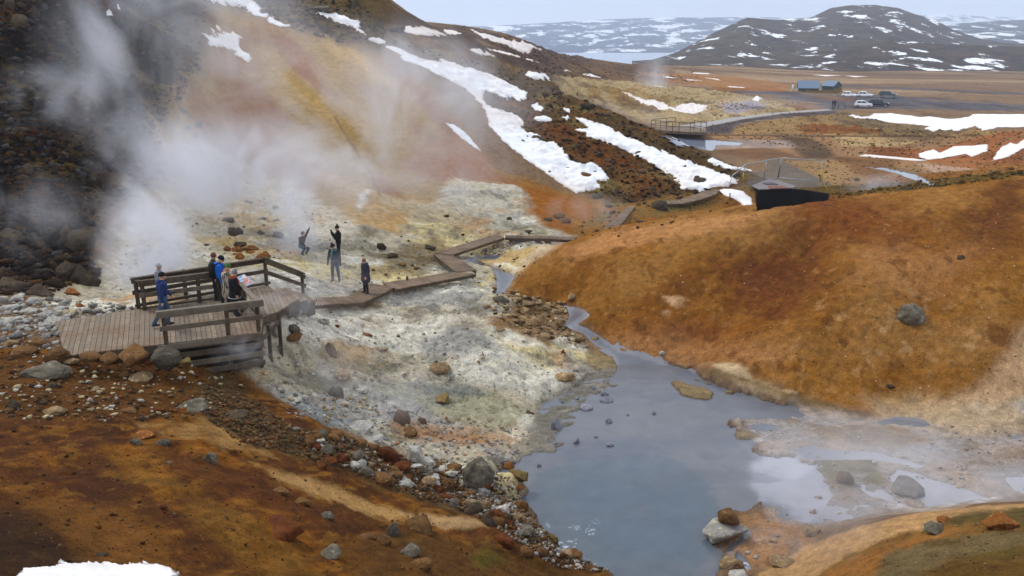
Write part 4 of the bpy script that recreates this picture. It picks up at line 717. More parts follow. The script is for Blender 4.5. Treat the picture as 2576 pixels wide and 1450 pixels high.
UQ = [
 (K8,1220,840,215,210,'g','largest squarish grey boulder on the left shore of the pool'), (K8,590,692,175,140,'r','red topped boulder standing in the pale crust left of the pool'), (K8,785,695,105,145,'p','tall pale grey rock beside the red topped boulder'),
 (K8,555,822,170,105,'b','brown and grey blocky rock at the upper edge of the rubble band'), (K8,185,618,105,92,'g','greenish grey block at the left end of the rubble band'), (K8,105,592,95,62,'r','dark red rock left of the greenish grey block'),
 (K8,120,532,95,70,'b','brown rounded rock just above the dark red rock'), (K8,205,682,95,62,'r','red angular rock in front of the greenish grey block'), (K8,145,706,80,46,'r','lower of two touching red rocks in the rubble band'),
 (K8,1425,752,95,98,'o','tilted orange brown slab standing in the pool edge'), (K8,1490,802,125,88,'v','mossy ochre rock in the water beside the orange slab'), (K8,1490,862,82,44,'o','small flat orange rock lying in the pool edge'),
 (K8,1195,1045,135,125,'d','dark rounded boulder leaning on the rubble near the pool corner'), (K8,1292,1102,120,92,'d','smooth dark brown boulder in front of the red block'), (K8,1350,1078,100,92,'r','red block wedged between two dark round boulders'),
 (K8,805,1148,215,120,'b','large brown boulder half sunk in the foreground slope'), (K8,1390,1252,140,95,'r','deep red rock on the bank above the pool corner'), (K8,1510,1002,95,82,'b','brown rock at the water edge beside pale stones'),
 (K8,570,1242,125,85,'b','reddish brown rock in the foreground row of stones'), (K8,632,1195,90,112,'g','upright grey rock behind the foreground row of stones'), (K8,735,1312,140,92,'g','rounded grey brown rock, lower right of the foreground row'),
 (K8,830,1402,150,85,'b','dark brown rock at the foot of the foreground row'), (K8,455,1202,115,62,'b','low brown rock at the left end of the foreground row'), (K8,185,1325,170,98,'g','lumpy grey rock low on the foreground ochre slope'),
 (K8,1552,1322,110,92,'b','brown boulder at the edge of the bright green moss'), (K8,1642,1312,82,72,'b','smaller brown boulder touching the one by the moss'), (K8,1722,1212,62,62,'v','ochre rock with moss at the pool margin'),
 (K8,1940,1337,92,62,'g','dark grey rock dipping into the foamy pool corner'), (K8,1520,1172,155,82,'g','wide grey rock among pale stones at the pool corner'), (K8,1242,902,82,72,'p','whitish block below the largest squarish boulder'),
 (K8,1030,772,125,72,'p','whitish flat rock left of the largest squarish boulder'), (K8,945,882,72,60,'r','small red cube of rock in the dark rubble'), (K8,1012,862,95,82,'b','brown rock in the rubble beside the small red cube'),
 (K8,412,462,165,66,'p','long pale grey slab on the crust left of the red topped boulder'), (K8,515,532,110,62,'p','pale slab in front of the long pale grey slab'), (K8,690,422,112,122,'b','tall brown rock blurred by steam on the crust'),
 (K8,835,412,62,58,'b','small round brown rock right of the steam blurred one'), (K8,750,492,115,72,'b','brown and cream rock below the steam blurred one'), (K8,1570,346,56,40,'d','small dark round rock by itself near the yellow green mud'),
 (K8,1805,118,150,88,'t','grey tan boulder on the white crust near the pool narrows'), (K8,955,52,145,70,'t','tan boulder on white crust above the steaming patch'), (K8,965,262,145,66,'v','olive flat topped rock in the grey green mud'),
 (K8,285,102,112,82,'t','tan topped rock in the steaming rock pile'), (K8,248,242,92,102,'g','upright grey rock in the steaming rock pile'), (K8,415,192,92,50,'p','white rock right of the steaming rock pile'),
 (K9,560,1228,290,180,'p','great pale cracked boulder in the right hand side of the pool'), (K9,535,1105,150,110,'b','brown cap of rock on top of the great pale boulder'), (K9,562,1402,165,105,'t','tan boulder at the bottom of the pool below the great one'),
 (K9,905,1392,175,95,'t','cream coloured boulder on orange mud at the bottom'), (K9,600,1475,135,66,'p','pale rock cut by the bottom edge of the picture'), (K9,1735,892,245,150,'g','large smooth wedge shaped boulder on the white flats'),
 (K9,1335,822,112,105,'b','rounded pinkish brown boulder beside the white puddle'), (K9,1140,967,66,80,'t','small pointed rock in the pale film of the pool'), (K9,1030,892,72,52,'g','pale grey knob in the pale film of the pool'),
 (K9,958,912,42,50,'g','smallest knob in the pale film of the pool'), (K9,1105,1167,135,92,'t','tan rock where the mud meets the pink slope'), (K9,1112,1085,60,100,'t','thin upright tan rock above the tan shore rock'),
 (K9,650,664,135,48,'g','flat grey slab with a dark underside on the far pool edge'), (K9,1965,1162,155,88,'g','purplish grey rock in the orange seam of the near mound'), (K9,2425,1145,210,160,'o','big ochre boulder near the right edge of the near mound'),
 (K9,2010,1078,92,42,'o','small orange rock behind the purplish one on the mound'), (K9,1642,168,55,36,'d','dark brown stone at the foot of the orange hill'),
 (K6,1795,1018,175,165,'g','lone dark grey boulder in the middle of the orange hillside'), (K6,2125,572,62,32,'d','small dark rock high on the orange hill'), (K6,85,1228,42,34,'p','small pale rock at the water edge under the orange hill'),
 (K7,275,98,295,98,'g','long low grey boulder on the upper left bank'), (K7,955,118,155,74,'t','streaked cream and orange rock on the left bank'), (K7,850,92,95,42,'b','flat brown rock touching the streaked cream rock'),
 (K7,360,168,85,54,'d','dark rock below the long low grey boulder'), (K7,645,192,82,46,'t','small tan rock below the streaked cream rock'), (K7,1280,332,222,125,'g','large rounded grey boulder at the border of slope and crust'),
 (K7,1240,347,76,60,'o','small orange rock leaning on the large rounded boulder'), (K7,1610,377,155,62,'d','dark flat topped rock in the brown gravel'), (K7,370,350,165,66,'t','low pinkish rock on the left bank'),
 (K7,85,318,92,84,'d','dark blocky rock at the left edge of the bank'), (K7,970,518,165,84,'o','orange and grey rock pair in the middle of the bank'), (K7,1115,562,84,62,'g','rock with a pale face right of the orange and grey pair'),
 (K7,1435,688,82,88,'g','upright grey rock on the edge of the bare ochre bank'), (K7,870,345,125,64,'b','pinkish brown rock group above the orange and grey pair'), (K7,1915,1184,280,155,'r','big dark red boulder on the foreground slope'),
 (K7,690,1318,84,50,'d','small dark pointed rock near the bottom snow'), (K7,1115,1004,52,50,'r','small rust red rock in the foreground mud'), (K7,1910,892,112,56,'b','crumbly brown rock above the big dark red boulder'),
 (K7,2060,972,112,70,'b','crumbly pinkish rock, second above the dark red boulder'), (K7,2230,1062,92,62,'g','crumbly grey rock to the right of the dark red boulder'), (K7,1157,692,52,42,'t','small pale stone on dark soil of the foreground'), (K7,920,555,76,52,'g','grey rock in front of the orange and grey pair'),
 (K4,960,1358,235,142,'b','brown boulder with white lichen under the deck edge'), (K4,1200,1385,220,168,'g','big rounded grey boulder under the front rail of the deck'), (K4,415,1352,175,125,'b','rust brown boulder against the near left deck edge'),
 (K4,522,1368,112,56,'t','tan stone in the row along the deck edge'), (K4,640,1342,155,72,'b','flat brown boulder in the row along the deck edge'), (K4,785,1362,155,86,'b','wedge of brown rock left of the lichen boulder'),
 (K4,1340,1377,84,62,'v','ochre stone right of the big rounded boulder'), (K4,1080,1372,72,46,'r','rust stone between the two biggest deck boulders'), (K4,175,1302,185,66,'b','flat brown rock left of the deck'),
 (K4,60,1242,140,62,'t','olive tan rock at the left edge of the picture beside the deck'), (K4,250,1242,175,56,'b','long rust rock touching the near corner of the deck'), (K4,1995,1062,115,72,'p','pale boulder just right of the deck corner'),
 (K4,2120,1030,122,62,'p','pale boulder under the wooden steps'), (K4,1935,1085,52,30,'b','small brown rock at the deck corner'), (K4,1990,1152,92,74,'p','round grey white rock in front of the steps'), (K4,2132,1152,92,84,'g','stacked grey rock in front of the steps'),
 (K4,2125,1182,130,38,'b','flat brown slab in front of the stacked grey rock'), (K4,2345,1087,72,52,'g','grey rock in pale crust below the boardwalk start'), (K4,2442,1107,42,26,'r','small red brown stone on pale crust below the boardwalk'),
 (K4,95,850,205,150,'d','dark boulder with a yellow rim at the left edge'), (K4,290,888,195,120,'d','dark grey dome of rock left of the steam'), (K4,605,815,190,180,'d','largest dark round boulder in the steam left of the deck'),
 (K4,520,885,115,86,'o','orange faced rock in front of the largest dark round boulder'), (K4,590,545,210,170,'d','dark boulder veiled by steam behind the round one'), (K4,470,760,170,140,'d','dark boulder between the round one and the dome'),
 (K4,110,480,270,125,'d','wide blue grey boulder at the left edge behind the steam'), (K4,570,962,62,42,'o','single orange stone on the crust left of the deck'), (K4,490,470,110,110,'d','pointed dark rock against the veiled boulder'),
 (K5,590,548,72,66,'d','dark standing rock on the flats behind the woman'), (K5,667,606,88,54,'d','domed dark rock on the flats behind the woman'), (K5,742,658,66,32,'b','low brown rock right of the woman'), (K5,842,682,52,24,'b','smallest low rock right of the woman'),
 (K5,940,542,92,54,'d','dark rock at the bend of the boardwalk'), (K5,1880,325,82,66,'b','tall grey brown rock of a pair on the orange flat'), (K5,1925,352,84,56,'b','angular grey brown rock of a pair on the orange flat'), (K5,1065,306,36,26,'d','single dark stone on the cream slope foot'),
 (K5,1452,936,118,78,'g','squarish grey boulder where the stream bends'), (K5,1690,1098,90,78,'t','tan boulder, left of a leaning pair in the rock heap'), (K5,1762,1100,82,98,'t','tan boulder, right of a leaning pair in the rock heap'),
 (K5,1968,916,62,70,'t','tall tan rock at the foot of the orange hill by the stream'), (K5,1888,947,52,32,'d','dark stone beside the stream at the hill foot'), (K5,472,1172,92,46,'b','brown slab alone on the pale crust'), (K5,165,1084,84,54,'p','white grey rock alone in the crust below the boardwalk'),
 (K5,1350,978,76,50,'t','tan rock left of the stream side heap'), (K5,610,1278,62,32,'t','low pink stone in the pale crust'), (K5,1906,1297,32,36,'o','small orange stone near the stream'), (K5,225,1320,90,120,'b','tall grey brown rock ghosted by steam in front of the deck'),
 (K2,1722,795,112,68,'d','boulder perched on the crest of the brown spur'), (K2,1500,695,84,52,'d','dark hump of rock left of the perched boulder'), (K2,1700,1292,105,62,'b','large brown rock in the lower end of the longest snow band'),
 (K2,1242,1026,46,20,'d','flat dark stone in the upper part of the longest snow band'), (K2,1400,1024,62,44,'d','rock at the right edge of the longest snow band'), (K2,1585,1222,36,20,'d','small stone in the middle of the lower snow band'),
 (K2,1444,1258,32,26,'b','small brown stone near the left edge of the lower snow band'), (K2,1382,1097,20,16,'d','tiny dark stone in the snow band'), (K2,1778,1250,34,20,'d','stone above the large brown rock in the snow'), (K2,2084,1114,66,32,'d','flat dark rock in the broad snow band'),
 (K3,232,1152,32,32,'d','grey stone standing in the broad snow band'), (K3,345,1244,84,46,'d','dark rock low in the broad snow band'), (K2,1797,1440,84,56,'g','grey rock below the tip of the longest snow band'), (K2,1942,1412,74,58,'d','dark rock right of the snow band tip'),
 (K3,75,1445,115,96,'d','dark upright block beside the curved boardwalk'), (K3,1410,1240,42,34,'g','lone grey stone on the slope beyond the wire fence'), (K3,1755,1300,100,40,'d','dark rock on the skyline of the orange hill'),
 (K2,20,70,90,90,'d','dark crag at the skyline, leftmost'), (K2,195,200,110,90,'d','dark crag with a snow fleck behind it'), (K2,320,235,170,78,'d','long dark crag sloping right'), (K1,2330,85,140,56,'g','smooth grey outcrop on the mossy crest'),
]
for a in UQ:
    kw = {}
    if a[0] is K4 and a[2] > 1335 and a[1] < 1345 and a[2] < 1400: kw['D'] = 23.7 + (a[1] > 900) * .2
    if a[6].startswith('brown cap'): kw['D'] = GB.location.y + .1; kw['lift'] = .12
    if a[6].startswith('lone dark') or a[6].startswith('big rounded grey') : kw['var'] = 1
    o = rock(a[0], a[1], a[2], a[3], a[4], a[5], lab=a[6], **kw)
    if a[6].startswith('great pale'): GB = o
GR = {
 'pale angular stone on the grey bank left of the deck': ('p', K4, [(240,945,105,74),(60,985,125,66),(200,1012,135,62),(330,1042,112,72),(50,1095,105,72),(380,1082,145,62),(310,1112,92,52),(130,905,100,56),(20,940,80,70),(470,1060,70,34),(160,1120,90,40),(430,985,90,44),(610,995,70,26),(120,1060,80,46)]),
 'orange tinted boulder in the heap behind the deck rail': ('o', K4, [(1720,562,92,64),(1822,552,120,62),(1880,617,92,62),(1742,617,66,62),(1915,605,80,66),(1815,575,70,40),(1650,550,60,44),(1700,590,50,34)]),
 'grey boulder half hidden by steam above the orange heap': ('d', K4, [(1680,450,80,80),(1725,440,74,76),(1892,432,52,42),(2012,452,84,54),(1742,522,92,56),(1655,345,84,54),(1997,255,54,40),(1995,342,64,40),(1900,330,50,36),(1800,210,60,40),(1480,510,60,20)]),
 'angular tan rock in the heap by the stream': ('t', K5, [(1570,914,84,42),(1650,955,122,60),(1720,940,90,50),(1770,985,120,50),(1840,1005,110,46),(1900,1000,90,50),(1630,990,70,34),(1560,1065,60,32),(1480,1000,60,30),(1540,1030,70,34),(1620,1045,60,30),(1400,980,60,30),(1800,960,70,36),(1880,970,70,32),(1700,1010,60,34),(1445,1132,82,36),(1640,1148,92,42),(1770,1178,82,42),(1925,1168,74,44),(2010,1192,94,50),(2142,1198,84,38),(1800,1100,60,30)]),
 'dark stone in the hollow right of the white apron': ('d', K5, [(2240,240,54,34),(2272,284,48,34),(2240,312,38,24),(2470,350,64,36),(1650,425,70,30),(1515,330,40,34),(1800,335,70,40),(1790,500,70,40)]),
 'rock lying in the shallow grey mud of the pool': ('m', K8, [(2080,212,58,46),(2096,256,82,36),(1955,312,84,46),(1752,452,72,82),(2112,405,42,36),(1882,542,54,40),(2012,182,42,40),(1735,560,44,34),(2115,560,50,30),(2020,500,26,18),(1630,700,30,26),(1700,560,30,24),(2240,350,20,16),(2420,345,24,22),(1790,262,20,18),(1890,238,30,16)]),
 'round stone tumbled down the dark scree': ('d', K1, [(610,1060,95,85),(590,980,90,50),(650,975,60,50),(950,1115,90,50),(470,1130,50,46),(1140,820,115,54),(1330,820,54,50),(1430,920,80,56),(1350,940,60,40),(1420,990,40,30),(100,970,150,70),(180,1250,110,80),(700,1000,120,90),(250,1240,90,60),(120,800,90,60),(230,560,80,60),(430,300,80,40),(660,560,60,36),(130,200,110,110),(230,130,100,90),(60,60,80,90),(150,50,70,60)]),
 'dark bush sized rock on the brown spur between snow bands': ('d', K2, [(1420,700,60,44),(1440,770,50,34),(1350,1010,60,40),(1640,1060,60,30),(1800,1130,70,40),(1870,1180,60,40),(1580,1170,40,24),(2120,1260,60,34),(2190,1240,40,24),(2110,1220,40,24),(2040,1240,50,26),(1900,1230,40,30),(2190,1380,60,40),(1860,840,60,30),(1560,830,40,24),(1470,1000,30,20),(1290,1005,26,26),(2520,1310,40,40)]),
}
for lab, (key, Kf, lst) in GR.items():
    for (cx, yb, w_, h_) in lst: rock(Kf, cx, yb, w_, h_, key, grp=lab, name='rock', onwater=lab.startswith('rock lying in the shallow'))
# smaller rocks scattered one by one along the near shore and over the crust
def inpoly(x, y, P):
    c = False
    for k in range(len(P)):
        (ax, ay), (bx, by) = P[k], P[(k + 1) % len(P)]
        if (ay > y) != (by > y) and x < (bx - ax) * (y - ay) / (by - ay) + ax: c = not c
    return c
def scatter(P, n, seed):
    rnd = random.Random(seed); xs = [p[0] for p in P]; ys = [p[1] for p in P]; o = []
    while len(o) < n:
        x, y = rnd.uniform(min(xs), max(xs)), rnd.uniform(min(ys), max(ys))
        if inpoly(x, y, P): o.append((x, y))
    return o
I_ = lambda pts: pts
shore = [(740,1080),(830,1090),(960,1130),(1080,1170),(1180,1190),(1240,1230),(1290,1290),(1400,1360),(1480,1420),(1400,1400),(1300,1350),(1220,1310),(1130,1270),(1000,1230),(880,1180),(780,1130)]
rnd = random.Random(3)
for lab, P_, n, keys, w0, w1 in [('fist sized stone in the rubble band along the near shore of the pool', shore, 62, 'bgbrpgtb', 22, 42)]:
    for (x, y) in scatter(P_, n, 5): 
        w_ = rnd.uniform(w0, w1); rock(I_, x, y, w_, w_ * rnd.uniform(.5, .8), rnd.choice(keys), grp=lab, name='rock')
# ------------------------------------------------------------------ loose stones nobody could count
def lowstone(seed):
    rnd = random.Random(seed); bm = bmesh.new()
    for k in range(11):
        v = Vector((rnd.gauss(0, 1), rnd.gauss(0, 1), rnd.gauss(0, 1))).normalized() * rnd.uniform(.4, .55); bm.verts.new((v.x, v.y * .8, v.z * .7))
    bmesh.ops.convex_hull(bm, input=bm.verts[:])
    for v in [v for v in bm.verts if not v.link_faces]: bm.verts.remove(v)
    bmesh.ops.triangulate(bm, faces=bm.faces[:]); bm.verts.index_update()
    V = np.array([v.co for v in bm.verts], np.float32); F = np.array([[v.index for v in f.verts] for f in bm.faces], np.int32); bm.free(); return V, F
SNB = [p[0] for p in SN[:26]]
LS = [lowstone(k) for k in range(10)]
stm, nt, b = newmat('loose_stone', rough=.95, spec=.05); a = N(nt, 'ShaderNodeVertexColor', layer_name='Col'); g = N(nt, 'ShaderNodeNewGeometry'); n = N(nt, 'ShaderNodeTexNoise', i_Scale=18.0, i_Detail=4.0); nt.links.new(g.outputs['Position'], n.inputs['Vector'])
nt.links.new(mixc(nt, 1.0, a.outputs['Color'], ramp(nt, n.outputs['Fac'], .3, .7, (.65, .65, .65), (1.35, 1.35, 1.35)), 'MULTIPLY'), b.inputs['Base Color'])
def stones(name, specs, seed):
    rg = np.random.RandomState(seed); VV, FF, CC = [], [], []; off = 0
    for P_, n, s0, s1, cols in specs:
        for (x, y) in scatter(P_, n, rg.randint(9999)):
            if any(inpoly(x, y, S_) for S_ in SNB): continue
            h = ground.hit(x, y)
            if h is None: continue
            Y = math.exp(h[1]); X = h[0] * Y; zz = ground.z(X, Y)
            s = (s0 + (s1 - s0) * rg.rand() ** 3)
            V, F = LS[rg.randint(10)]; a_ = rg.rand() * 6.28; ca2, sa = math.cos(a_), math.sin(a_)
            Q = V * s * np.array([1, 1, rg.uniform(.6, 1.1)]); Q = np.stack([Q[:, 0] * ca2 - Q[:, 1] * sa, Q[:, 0] * sa + Q[:, 1] * ca2, Q[:, 2]], 1) + np.array([X, Y, zz + s * .12])
            VV.append(Q); FF.append(F + off); off += len(V); col = A(*cols[rg.randint(len(cols))]) * rg.uniform(.7, 1.25); CC.append(np.repeat(col[None], len(V), 0))
    V = np.concatenate(VV).astype(np.float32); F = np.concatenate(FF); Cc = np.concatenate(CC)
    me = bpy.data.meshes.new(name); me.vertices.add(len(V)); me.vertices.foreach_set('co', V.ravel()); me.loops.add(F.size); me.loops.foreach_set('vertex_index', F.ravel().astype(np.int32))
    me.polygons.add(len(F)); me.polygons.foreach_set('loop_start', np.arange(0, F.size, 3, dtype=np.int32)); me.polygons.foreach_set('loop_total', np.full(len(F), 3, np.int32))
    at = me.color_attributes.new('Col', 'FLOAT_COLOR', 'POINT'); cc = np.ones((len(V), 4), np.float32); cc[:, :3] = Cc; at.data.foreach_set('color', cc.ravel()); me.update()
    return link(name, me, stm, kind='stuff')
br = [(96,72,52),(78,56,40),(118,92,70),(104,62,40),(66,54,46)]; gr = [(150,144,138),(120,114,108),(176,168,156),(176,158,124),(156,120,86)]; dk_ = [(44,34,28),(58,44,34),(34,28,26),(74,52,32)]
stones('rubble', [(shore, 2400, .05, .24, br + gr[:2]), ([(520,960),(640,1010),(740,1075),(900,1110),(1060,1170),(1180,1230),(1100,1270),(900,1200),(760,1150),(600,1110),(500,1040)], 2600, .05, .2, br + [(96,80,60)]),
   ([(0,880),(560,905),(620,980),(500,1050),(300,1060),(0,1060)], 1100, .04, .25, br + gr[2:4]), ([(0,1060),(500,1050),(700,1150),(1200,1340),(1450,1440),(0,1440)], 500, .02, .13, br + [(60,38,20)]), ([(0,1000),(500,1050),(700,1150),(1200,1340),(1450,1440),(0,1440)], 3200, .012, .045, [(60,38,20),(44,28,16),(84,52,26),(132,96,56)]),
   ([(1150,1180),(1290,1200),(1330,1290),(1420,1370),(1540,1440),(1400,1430),(1280,1350),(1200,1290)], 1300, .05, .2, gr[:3] + br[:3])], 1)
stones('crust_debris', [([(640,930),(800,980),(1050,1030),(1330,1080),(1330,1150),(1200,1220),(1050,1150),(880,1090),(720,1040)], 1000, .04, .24, gr), ([(660,780),(1150,760),(1400,900),(1520,930),(1400,1000),(1100,980),(800,960),(650,900)], 500, .03, .22, gr),
   ([(250,760),(330,600),(600,480),(880,560),(1050,600),(1200,560),(1420,600),(1250,740),(900,740),(760,660),(450,650)], 600, .05, .3, gr + br[:2]), ([(0,760),(140,750),(340,770),(330,800),(150,810),(150,880),(0,880)], 700, .06, .4, gr[:3]),
   ([(1240,720),(1420,760),(1440,830),(1500,880),(1400,860),(1240,800)], 420, .08, .4, gr[3:] + br[:3]), ([(1850,1050),(2200,1060),(2576,1060),(2576,1230),(2250,1280),(2000,1320),(1900,1420),(1850,1400),(1960,1200)], 420, .03, .2, gr),
   ([(1250,640),(1400,600),(1300,600),(1180,640)], 160, .1, .4, gr), ([(1550,930),(1850,990),(1900,1100),(1500,1120),(1450,1010)], 50, .03, .12, gr)], 2)
stones('scree', [([(0,0),(520,0),(500,180),(400,330),(420,430),(240,560),(200,700),(0,740)], 4200, .10, .7, dk_ + [(70,68,66)]), ([(0,500),(200,560),(250,700),(120,740),(0,740)], 500, .2, .8, dk_)], 3)
stones('spur_stones', [([(1000,110),(1370,190),(1600,310),(1900,440),(1650,530),(1450,470),(1250,280),(1100,180)], 2600, .10, .55, dk_ + [(110,88,56)]), ([(560,0),(900,0),(1000,110),(860,110),(700,60)], 900, .12, .7, dk_ + [(120,98,56)]),
   ([(1500,520),(1900,460),(1850,520),(1550,600),(1440,590)], 300, .06, .3, dk_ + br)], 4)
stones('hill_stones', [([(1450,640),(1900,520),(2576,450),(2576,1000),(2300,1030),(1900,900),(1550,830)], 900, .02, .12, [(110,62,30),(92,60,40),(214,176,140)]), ([(1950,480),(2576,430),(2576,445),(2100,500)], 300, .08, .35, [(92,74,40),(76,60,36)]),
   ([(2200,1340),(2576,1290),(2576,1440),(2150,1440)], 300, .015, .07, dk_ + [(150,130,90)])], 5)

stones('heath_tufts', [(K3([(400,780),(900,760),(1300,770),(1700,850),(2552,900),(2552,1100),(1400,1080),(400,920)]), 2200, .12, .5, [(96,76,52),(120,98,66),(78,60,44)]), (K3([(900,1090),(2552,1100),(2552,1180),(1800,1300),(1200,1300),(1050,1150)]), 900, .08, .4, [(104,80,54),(84,64,46),(130,108,76)]),
   (K2([(1200,120),(1500,260),(1900,420),(2538,480),(2538,600),(1500,560),(1350,500),(1000,300)]), 1500, .2, .9, [(84,64,48),(66,50,40),(110,88,60)]), (K3([(0,600),(500,600),(1000,660),(900,760),(0,760)]), 700, .15, .5, [(120,98,62),(98,78,50)])], 6)
# ------------------------------------------------------------------ timber
def woodmat(name, c1, c2, c3):
    m, nt, b = newmat(name, c1, .82, spec=.25)
    a = N(nt, 'ShaderNodeVertexColor', layer_name='Col'); g = N(nt, 'ShaderNodeNewGeometry'); sc = N(nt, 'ShaderNodeSeparateColor'); nt.links.new(a.outputs['Color'], sc.inputs[0])
    n = N(nt, 'ShaderNodeTexNoise', i_Scale=5.0, i_Detail=7.0, i_Roughness=.7); n2 = N(nt, 'ShaderNodeTexNoise', i_Scale=1.1, i_Detail=4.0); nt.links.new(g.outputs['Position'], n.inputs['Vector']); nt.links.new(g.outputs['Position'], n2.inputs['Vector'])
    c = mixc(nt, sc.outputs[0], c1, c2); c = mixc(nt, ramp(nt, n2.outputs['Fac'], .45, .65), c, c3); c = mixc(nt, 1.0, c, ramp(nt, n.outputs['Fac'], .3, .72, (.68, .68, .68), (1.3, 1.3, 1.3)), 'MULTIPLY')
    nt.links.new(c, b.inputs['Base Color']); bp = N(nt, 'ShaderNodeBump', i_Strength=.4, i_Distance=.02); nt.links.new(n.outputs['Fac'], bp.inputs['Height']); nt.links.new(bp.outputs[0], b.inputs['Normal'])
    return m
wdk = woodmat('worn_deck_wood', L(116, 102, 90), L(142, 124, 106), L(122, 98, 82)); wrl = woodmat('dark_rail_wood', L(84, 70, 60), L(66, 54, 46), L(98, 84, 74)); wgr = woodmat('silver_rail_wood', L(128, 116, 104), L(110, 98, 86), L(96, 82, 70)); wbw = woodmat('boardwalk_wood', L(118, 98, 84), L(142, 118, 98), L(102, 84, 72))
class MB:
    def __init__(s): s.bm = bmesh.new(); s.cl = s.bm.loops.layers.float_color.new('Col')
    def _c(s, faces, v):
        for f in faces:
            for l in f.loops: l[s.cl] = (v, v, v, 1)
    def prism(s, top, dep, v=None):
        v = random.random() if v is None else v
        if isinstance(dep, (int, float)): dep = Vector((0, 0, -dep))
        a = [s.bm.verts.new(p) for p in top]; b = [s.bm.verts.new(Vector(p) + dep) for p in top]; n = len(top); fs = []
        fs.append(s.bm.faces.new(a)); fs.append(s.bm.faces.new(b[::-1]))
        for k in range(n): fs.append(s.bm.faces.new((a[k], b[k], b[(k + 1) % n], a[(k + 1) % n])))
        s._c(fs, v); return s
    def beam(s, a, b, w, h, v=None, up=(0, 0, 1)):
        a, b = Vector(a), Vector(b); d = (b - a).normalized(); sd_ = d.cross(Vector(up))
        if sd_.length < 1e-4: sd_ = d.cross(Vector((0, 1, 0)))
        sd_.normalize(); u_ = sd_.cross(d).normalized(); x = sd_ * w / 2; y = u_ * h / 2
        return s.prism([a - x - y, a + x - y, a + x + y, a - x + y], b - a, v)
    def tube(s, pts, r, n=8, v=.5):
        rings = []
        for k, p in enumerate(pts):
            p = Vector(p); d = (Vector(pts[min(k + 1, len(pts) - 1)]) - Vector(pts[max(k - 1, 0)])).normalized(); q = d.orthogonal().normalized(); w_ = d.cross(q)
            rr = r[k] if isinstance(r, (list, tuple)) else r
            rings.append([s.bm.verts.new(p + (q * math.cos(t * 2 * math.pi / n) + w_ * math.sin(t * 2 * math.pi / n)) * rr) for t in range(n)])
        fs = [s.bm.faces.new((rings[k][t], rings[k][(t + 1) % n], rings[k + 1][(t + 1) % n], rings[k + 1][t])) for k in range(len(rings) - 1) for t in range(n)]
        fs.append(s.bm.faces.new(rings[0][::-1])); fs.append(s.bm.faces.new(rings[-1])); s._c(fs, v); return s
    def build(s, name, mat, parent=None, bevel=0.0, smooth=False, **kw):
        bmesh.ops.recalc_face_normals(s.bm, faces=s.bm.faces[:])
        if bevel: bmesh.ops.bevel(s.bm, geom=s.bm.edges[:], offset=bevel, segments=1, affect='EDGES', clamp_overlap=True)
        me = bpy.data.meshes.new(name); s.bm.to_mesh(me); s.bm.free()
        if smooth:
            for p in me.polygons: p.use_smooth = True
        o = link(name, me, mat, **kw)
        if parent: o.parent = parent; o.matrix_parent_inverse = parent.matrix_world.inverted()
        return o
def empty(name, loc, label, cat, group=None, rz=0):
    o = bpy.data.objects.new(name, None); C.objects.link(o); o.location = loc; o.rotation_euler.z = rz; o['label'] = label; o['category'] = cat; o.empty_display_size = .1
    if group: o['group'] = group
    bpy.context.view_layer.update(); return o
def clip(poly, p, n):
    o = []
    for k in range(len(poly)):
        a, b = poly[k], poly[(k + 1) % len(poly)]; da, db = (a - p).dot(n), (b - p).dot(n)
        if da >= 0: o.append(a)
        if (da > 0 > db) or (da < 0 < db): o.append(a + (b - a) * (da / (da - db)))
    return o
ZD = 5.0
def g1(Kf, x, y, z=ZD): return atz(*Kf([(x, y)])[0], z)
plat = empty('viewing_platform', (-10.5, 27.5, ZD), 'large railed wooden viewing deck beside the steam, with four visitors at its sign', 'viewing platform')
OC = g1(KH, 965, 605); FR = g1(KG, 1650, 1050); poly = [Vector((-12.95, 24.15, ZD)), Vector((-14.8, 27.35, ZD)), Vector((-12.85, 28.55, ZD)), OC + Vector((.0, .1, 0)), g1(KH, 1070, 665), g1(KH, 1340, 930), g1(KH, 1165, 1045), g1(KH, 900, 1140), FR]
dd = Vector((.36, -.93, 0)).normalized(); ee = Vector((.93, .36, 0)).normalized()
mb = MB(); o0 = poly[1]
for k in range(-4, 62):
    p = o0 + ee * (k * .150); q = clip(poly, p, ee); q = clip(q, p + ee * .138, -ee) if len(q) > 2 else []
    if len(q) > 2:
        q2 = []
        for v in q:
            if not q2 or (v - q2[-1]).length > .004: q2.append(v)
        if len(q2) > 2: mb.prism([v + Vector((0, 0, random.uniform(-.004, .004))) for v in q2], .05)
mb.build('deck_boards', wdk, plat)
mb = MB(); bl = [Vector(p) + Vector((0, 0, -.06)) for p in poly]
cen = sum(bl, Vector()) / len(bl)
for k in range(len(bl)):
    if k == 0: continue
    a, b = bl[k], bl[(k + 1) % len(bl)]; a = a + (cen - a) * .01; b = b + (cen - b) * .01; mb.beam(a - Vector((0, 0, .1)), b - Vector((0, 0, .1)), .05, .2, .3)
mb.build('frame', wrl, plat)
# dark joists under the boards
mb = MB()
for t in (.15, .4, .65, .9):
    a = poly[0].lerp(FR, t); mb.beam(a + Vector((.05, .3, -.18)), a + Vector((-1.0, 3.4, -.18)), .06, .2, .2)
mb.build('joist', wrl, plat)
def post(p, ztop, zbot=None, mat=None, w=.11, name='post'):
    mb = MB(); zb = p.z - .35 if zbot is None else zbot; mb.beam((p.x, p.y, zb), (p.x, p.y, ztop), w, w, up=(0, 1, 0)); return mb.build(name, mat or wrl, plat, .006)
def rail(a, b, w, h, mat=None, name='rail', over=.12):
    d = (b - a).normalized() * over; mb = MB(); mb.beam(a - d, b + d, w, h); return mb.build(name, mat or wrl, plat, .005)
UPV = Vector((0, 0, 1))
def off(a, b, s=.075): 
    d = (b - a).normalized().cross(UPV); return d * s
